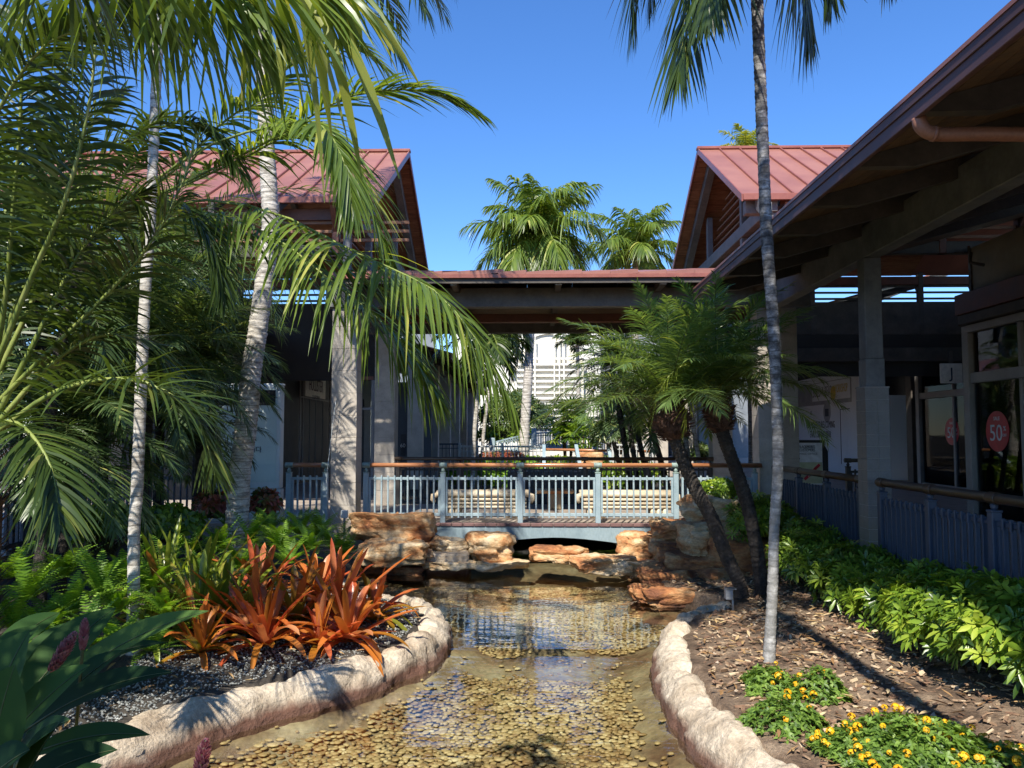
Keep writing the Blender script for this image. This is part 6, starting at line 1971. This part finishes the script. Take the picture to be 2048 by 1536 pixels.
# ================================================================ FERNS
def fern_mesh(nf, L, seed, spread=(10, 75)):
    mb = MB()
    r = np.random.default_rng(seed)
    for i in range(nf):
        az = r.uniform(0, 6.28); el = math.radians(r.uniform(*spread)); l = L * r.uniform(.7, 1.15)
        P = arc(Vector((0, 0, 0)), az, el, l, math.radians(r.uniform(30, 85)), 5)
        C = curve_pts(P, 18); T = nrm(np.gradient(C, axis=0)); S = nrm(np.cross(T, [0, 0, 1.])); Nn = np.cross(S, T)
        u = np.linspace(0, 1, 18)
        w_ = l * .13 * np.sin(np.pi * np.clip(u * .9 + .12, 0, 1)) ** .6
        v = r.uniform(.1, .9)
        for sg in (-1, 1):
            D = sg * S + T * .35 + Nn * .15
            ribbons(mb, C[1:], D[1:], w_[1:], .011, .15, Nn[1:], 2, prof=[.9, .8, .2], var=np.full(17, v) + r.normal(0, .05, 17))
    return mb


fmeshes = []
for k in range(4):
    m_ = fern_mesh(30, .5, k).mesh('foliage', smooth=True); m_.materials.append(M['fern']); fmeshes.append(m_)
FERNS = [(px, py, Y, s) for px, py, Y, s in (
    (380, 1080, 10.6, 1.0), (440, 1075, 11.0, 1.1), (500, 1060, 11.4, 1.1), (560, 1068, 11.2, 1.15), (620, 1070, 11.4, 1.15), (668, 1075, 11.9, 1.1), (690, 1090, 12.2, .9),
    (540, 1040, 12.4, 1.1), (600, 1042, 12.7, 1.15), (640, 1050, 13.0, 1.1), (460, 1045, 12.2, 1.0), (410, 1120, 9.9, .9), (480, 1110, 10.3, 1.0), (580, 1100, 10.8, 1.0),
    (30, 1210, 6.6, 1.0), (90, 1230, 6.7, .9), (140, 1190, 7.0, 1.0), (60, 1160, 7.4, 1.0), (200, 1150, 7.6, 1.0), (130, 1120, 8.4, 1.0), (230, 1190, 7.4, .9), (250, 1130, 8.4, 1.0),
    (180, 1250, 6.4, .85), (300, 1150, 8.4, .9), (20, 1120, 7.8, 1.0), (330, 1200, 7.6, .8), (330, 1110, 9.4, .9), (240, 1260, 6.6, .8), (110, 1290, 6.2, .8), (300, 1270, 6.8, .75))]
names = ['under the croton shrub', 'left of the bromeliads']
for i, (px, py, Y, s) in enumerate(FERNS):
    q = at(px, py, Y)
    zb = q.z - .18 * s
    far_ = Y > 9
    t = thing('boston_fern', 'bright green fern in the clump between the bromeliads and the bridge column' if far_ and px > 370 else 'green fern in the bank at the left behind the broad dark leaves', 'fern',
              (q.x, Y, zb), 'ferns behind the bromeliads' if far_ and px > 370 else 'ferns on the left bank')
    inst('foliage', fmeshes[i % 4], 'fern', t, (q.x, Y, zb), (0, 0, i * 1.3), (s,) * 3)

# ================================================================ BROMELIADS
def bromeliad(label, x, y, z, L, n, mt, seed, lean=0, wid=.034):
    t = thing('bromeliad', label, 'bromeliad', (x, y, z))
    r = np.random.default_rng(seed)
    for grp, (k, e0, e1, bd, l0) in enumerate(((int(n * .3), 55, 85, .16, 1.0), (int(n * .4), 30, 64, .3, 1.0), (n - int(n * .3) - int(n * .4), 12, 38, .4, .8))):
        az = np.arange(k) * 2.399 + r.random() * 6 + r.normal(0, .2, k)
        el = np.radians(r.uniform(e0, e1, k))
        D = np.stack([np.cos(az) * np.cos(el) + lean * .3, np.sin(az) * np.cos(el), np.sin(el)], 1)
        B = np.tile([x, y, z + .04], (k, 1)) + D * .02
        Nn = np.stack([-np.cos(az) * np.sin(el), -np.sin(az) * np.sin(el), np.cos(el)], 1)
        base = {0: r.uniform(.2, .9, k), 1: r.uniform(.3, 1.0, k), 2: r.uniform(.1, .8, k)}[grp] - (.28 if seed % 3 == 0 else .0)
        for i in range(k):
            m_ = MB()
            ribbons(m_, B[i:i + 1], D[i:i + 1], [L * l0 * r.uniform(.75, 1.12)], [wid * r.uniform(.8, 1.2)], [bd * r.uniform(.2, 2.6)], Nn[i:i + 1], 9,
                    prof=[.75, .95, 1, 1, 1, .97, .93, .85, .62, .06], fold=.42, var=base[i:i + 1], p=2.2)
            part('leaf', m_, mt, t, True)
    return t


BR = [
    ('orange bromeliad at the tip of the kerb nearest the water', 747, 1246, 9.2, 0.61, 26, 'brom', .2),
    ('red-orange bromeliad right of centre with the tallest tip', 672, 1233, 9.0, 0.88, 30, 'brom', .0),
    ('orange bromeliad in the front with long leaves over the kerb', 697, 1288, 8.3, 0.67, 28, 'brom', .1),
    ('deep orange bromeliad in the middle of the bed', 592, 1250, 8.7, 0.81, 30, 'brom', 0),
    ('dark red-brown bromeliad leaning low in the front middle', 530, 1298, 8.0, 0.73, 28, 'brom', -.1),
    ('tall orange bromeliad at the back of the bed before the ferns', 515, 1198, 9.6, 0.90, 28, 'brom', 0),
    ('bromeliad with green bases and orange tips left of centre', 450, 1243, 8.6, 0.88, 28, 'brom_green', -.1),
    ('green upright bromeliad with long yellow-green leaves', 395, 1213, 8.9, 1.05, 28, 'brom_green', .15),
    ('green and orange bromeliad right beside the slim white trunk', 330, 1203, 9.0, 1.00, 26, 'brom_green', -.1),
    ('shaded rusty bromeliad above the dark gravel', 400, 1298, 7.7, 0.59, 24, 'brom', 0),
    ('orange bromeliad behind the kerb tip toward the rocks', 632, 1183, 10.2, 0.67, 26, 'brom', .1),
    ('small green bromeliad under the slim white trunk', 300, 1250, 7.9, 0.51, 22, 'brom_green', 0),
    ('orange bromeliad fanning out behind the front middle one', 505, 1262, 8.3, .82, 24, 'brom', 0),
    ('yellow-green and rust bromeliad between the green ones', 400, 1255, 8.3, .80, 24, 'brom_green', 0),
    ('short orange bromeliad spilling toward the left kerb', 640, 1290, 8.1, .5, 20, 'brom', 0),
]
for i, (lb_, px, py, Y, L, n, mt, ln) in enumerate(BR):
    q = at(px, py, Y)
    gzv = float(ground_z(np.array([q.x]), np.array([Y]))[0])
    bromeliad(lb_, q.x, Y, max(gzv, q.z - .12) if q.z - .12 < gzv + .15 else gzv + .08, L * 1.2, n + 6, mt, i + 30, ln, wid=.040 if mt == 'brom' else .036)

# croton shrubs
def croton(label, px, py, Y, h, r, n, seed, mt='croton'):
    q = at(px, py, Y)
    return whorl_bush('croton_shrub', label, 'shrub', [(q.x, Y, q.z, r, r, h / 2)], n, .13, mt, k=5, wid=.5, seed=seed, upbias=.2)


croton('red-tipped croton shrub beside the short bridge railing', 530, 1010, 13.4, .5, .22, 60, 1)
croton('dark reddish croton low behind the ringed trunk base', 430, 1010, 13.0, .4, .3, 70, 2)
croton('dark leafy shrub under the left railing', 210, 1060, 11.0, .7, .5, 130, 3, 'schef')
croton('dark shrub at the left behind the slim white trunk', 330, 1050, 11.5, .5, .5, 120, 4, 'schef')

# ================================================================ BROAD DARK LEAVES, LEFT FOREGROUND
gt = thing('ginger_plant', 'broad dark-leaved ginger plant with pink flower spikes in the lower left corner', 'plant', (at(60, 1500, 3.6).x, 3.4, -.4))
root = at(20, 1700, 3.4)
GL = [  # base px, tip px, Y base, Y tip, half width m
    ((60, 1420), (418, 1222), 3.9, 3.9, .085), ((40, 1470), (345, 1345), 3.6, 3.5, .08), ((30, 1400), (330, 1285), 4.1, 4.3, .075),
    ((20, 1440), (232, 1215), 3.8, 4.3, .12), ((10, 1420), (160, 1240), 4.2, 4.6, .11), ((0, 1560), (140, 1440), 3.0, 2.9, .07),
    ((20, 1620), (120, 1445), 2.9, 2.9, .075), ((-40, 1480), (60, 1260), 3.3, 3.4, .12), ((-60, 1380), (80, 1250), 3.8, 4.1, .09),
    ((10, 1600), (235, 1500), 3.1, 3.1, .075), ((-30, 1560), (30, 1330), 3.0, 3.0, .11), ((-20, 1330), (120, 1225), 4.4, 4.8, .08),
    ((40, 1520), (300, 1470), 3.3, 3.3, .06), ((100, 1640), (205, 1530), 2.8, 2.8, .06), ((50, 1480), (250, 1300), 3.7, 3.8, .085), ((-80, 1450), (-10, 1240), 3.5, 3.6, .11),
    ((0, 1500), (180, 1330), 3.3, 3.4, .09), ((-60, 1600), (60, 1500), 2.8, 2.8, .09),
]
for (b_, t_, Y0_, Y1_, hw) in GL:
    a = at(*b_, Y0_); e = at(*t_, Y1_)
    dv = (e - a); L = dv.length
    g = .28
    D = dv + Vector((0, 0, g * L)); 
    m_ = MB()
    N0 = Vector((random.uniform(-.35, .35), -.55, 1)).normalized()
    ribbons(m_, [tuple(a)], [tuple(D)], [D.length], [hw], [g * L / D.length], [tuple(N0)], 12, prof=[.1, .35, .62, .82, .95, 1, 1, .96, .88, .74, .54, .3, .02], fold=.3, var=[random.uniform(.1, .9)])
    lf_ = part('leaf', m_, 'ginger', gt, True)
    cvs = [Vector(v) for v in m_.V[0].reshape(-1, 3, 3)[:, 1]]
    part('midrib', MB().tube([v + N0 * .003 for v in cvs], [.005 * (1 - i / 14) for i in range(len(cvs))], 5), 'rachis_dark', lf_, True)
    part('leaf_stalk', MB().tube(curve_pts([a, (a + root) / 2 + Vector((0, 0, .1)), root], 8), .011, 6), 'rachis_dark', gt, True)


def ginger_flower(px0, py0, px1, py1, Y, r):
    a = at(px0, py0, Y); e = at(px1, py1, Y)
    ax = (e - a); L = ax.length; ax.normalize()
    n = 110
    s = np.sort(rng.random(n)); an = np.arange(n) * 2.399
    p = np.array(ax.cross(Vector((0, 1, .1))).normalized()); q_ = np.cross(np.array(ax), p)
    R_ = np.cos(an)[:, None] * p + np.sin(an)[:, None] * q_
    prof = np.sin(np.pi * np.clip(s * .8 + .18, 0, 1))[:, None]
    B = np.array(a)[None] + np.array(ax)[None] * (s * L)[:, None] + R_ * r * .35 * prof
    m_ = MB()
    ribbons(m_, B, R_ * .7 + np.array(ax)[None], r * 1.2 * prof[:, 0] + .008, r * .35, .0, R_, 2, prof=[.9, .9, .1], fold=.4)
    fo = part('flower_spike', m_, 'ginger_flower', gt, True)
    part('flower_stem', MB().tube([a - ax * .35, a, e], [.007, .007, .004], 6), 'rachis_dark', fo, True)


ginger_flower(100, 1345, 150, 1265, 3.6, .028)
ginger_flower(165, 1300, 170, 1238, 3.7, .02)
ginger_flower(395, 1560, 412, 1480, 3.0, .025)

# ================================================================ GARDEN BEYOND THE BRIDGE
def leafy_mass(name, label, px0, px1, py0, py1, Y, depth, mt, n, leaf, flowers=None, nfl=0, cat='hedge'):
    a = at(px0, py1, Y); b = at(px1, py0, Y)
    return whorl_bush(name, label, cat, [((a.x + b.x) / 2 + (b.x - a.x) * f, Y + depth / 2, (a.z + b.z) / 2, (b.x - a.x) * .22, depth / 2, (b.z - a.z) * (.5 + .08 * math.sin(f * 40 + px0))) for f in (-.33, -.11, .11, .33)], n, leaf, mt, k=5, wid=.45, stems=False)


leafy_mass('hedge', 'yellow-green hedge just beyond the bridge, left part', 885, 985, 934, 985, 25.2, .8, 'fern', 420, .16)
leafy_mass('hedge', 'yellow-green hedge just beyond the bridge, middle part', 985, 1120, 938, 985, 25.5, .8, 'fern', 480, .16)
leafy_mass('hedge', 'green hedge behind the right end of the bridge', 1190, 1330, 930, 990, 25.0, .8, 'schef', 420, .16)
leafy_mass('flower_bed', 'reddish leafy flower bed behind the pale picket fence', 960, 1045, 903, 925, 28.5, .8, 'croton', 260, .11, cat='flowers')
leafy_mass('hedge', 'low green bed behind the pale picket fence', 930, 1090, 915, 945, 29.4, 1.0, 'fern', 300, .16)
leafy_mass('hedge', 'low green planting below the brown ramp handrail', 1090, 1300, 915, 945, 31.5, 1.0, 'schef', 300, .16)
leafy_mass('hedge', 'dark shrub at the foot of the right arcade', 1372, 1415, 888, 930, 24.0, .8, 'frond_dark', 260, .16)
leafy_mass('hedge', 'green bushes behind the small arched bridge', 960, 1060, 850, 895, 45.0, 1.5, 'schef', 260, .3)
c = at(1035, 835, 40)
whorl_bush('garden_tree', 'rounded olive-green tree behind the tall palm trunk', 'tree', [(c.x - .8, 40, c.z, 1.0, .9, 1.0), (c.x + .6, 40.3, c.z - .1, 1.0, .9, .95), (c.x, 39.6, c.z + .45, .8, .8, .8)], 900, .32, 'frond_blue', k=7, wid=.22, upbias=.1)
c = at(1235, 870, 30)
whorl_bush('garden_tree', 'feathery green shrub right of the fan palms', 'shrub', [(c.x, 30, c.z, .9, .7, .7)], 300, .26, 'frond_blue', k=7, wid=.2)
part_amber = at(1182, 915, 29.5)
mb = MB(); mb.bevbox(part_amber.x - .45, part_amber.x + .45, 29.5, 30.0, 0, 1.0, .05)
single('boulder', mb, 'rock', 'squared orange rock below the brown ramp handrail', 'rock')

# ---------------------------------------------------------------- litter: dry leaves and a few pale stones
def litter(x0, x1, y0, y1, n, lo, hi, sz):
    x = rng.uniform(x0, x1, n); y = rng.uniform(y0, y1, n); d = sdist(POND, x, y)
    k = (d > lo) & (d < hi); x, y, d = x[k], y[k], d[k]
    z = ground_z(x, y, d) + .022 + .03 * rng.random(len(x))
    a = rng.random(len(x)) * 6.28
    D = np.stack([np.cos(a), np.sin(a), rng.normal(0, .15, len(x))], 1)
    m_ = MB()
    ribbons(m_, np.stack([x, y, z], 1), D, rng.uniform(.6, 1.4, len(x)) * sz, sz * .13, rng.uniform(-.15, .15, len(x)), np.stack([rng.normal(0, .3, len(x)), rng.normal(0, .3, len(x)), np.ones(len(x))], 1), 3, prof=[.2, .9, .8, .05], fold=.5)
    return m_


single('fallen_leaves', litter(1.2, 4.2, 4.4, 12.5, 900, .38, 3, .11), 'dry_leaf', None, None, kind='stuff')
single('fallen_leaves', litter(-4.2, -.9, 5.0, 12.0, 420, .36, 2.5, .10), 'dry_leaf', None, None, kind='stuff')
mb = MB()
for k in range(90):
    x = random.uniform(1.5, 4.0); y = random.uniform(4.8, 9.5)
    if sdist(POND, np.array([x]), np.array([y]))[0] < .45: continue
    z = float(ground_z(np.array([x]), np.array([y]))[0])
    mb.add(gm[k % 5] * random.uniform(.01, .028) + np.array([x, y, z + .02]), t=ft, var=random.uniform(.2, .8))
single('pale_stones', mb, 'stone', None, None, kind='stuff')
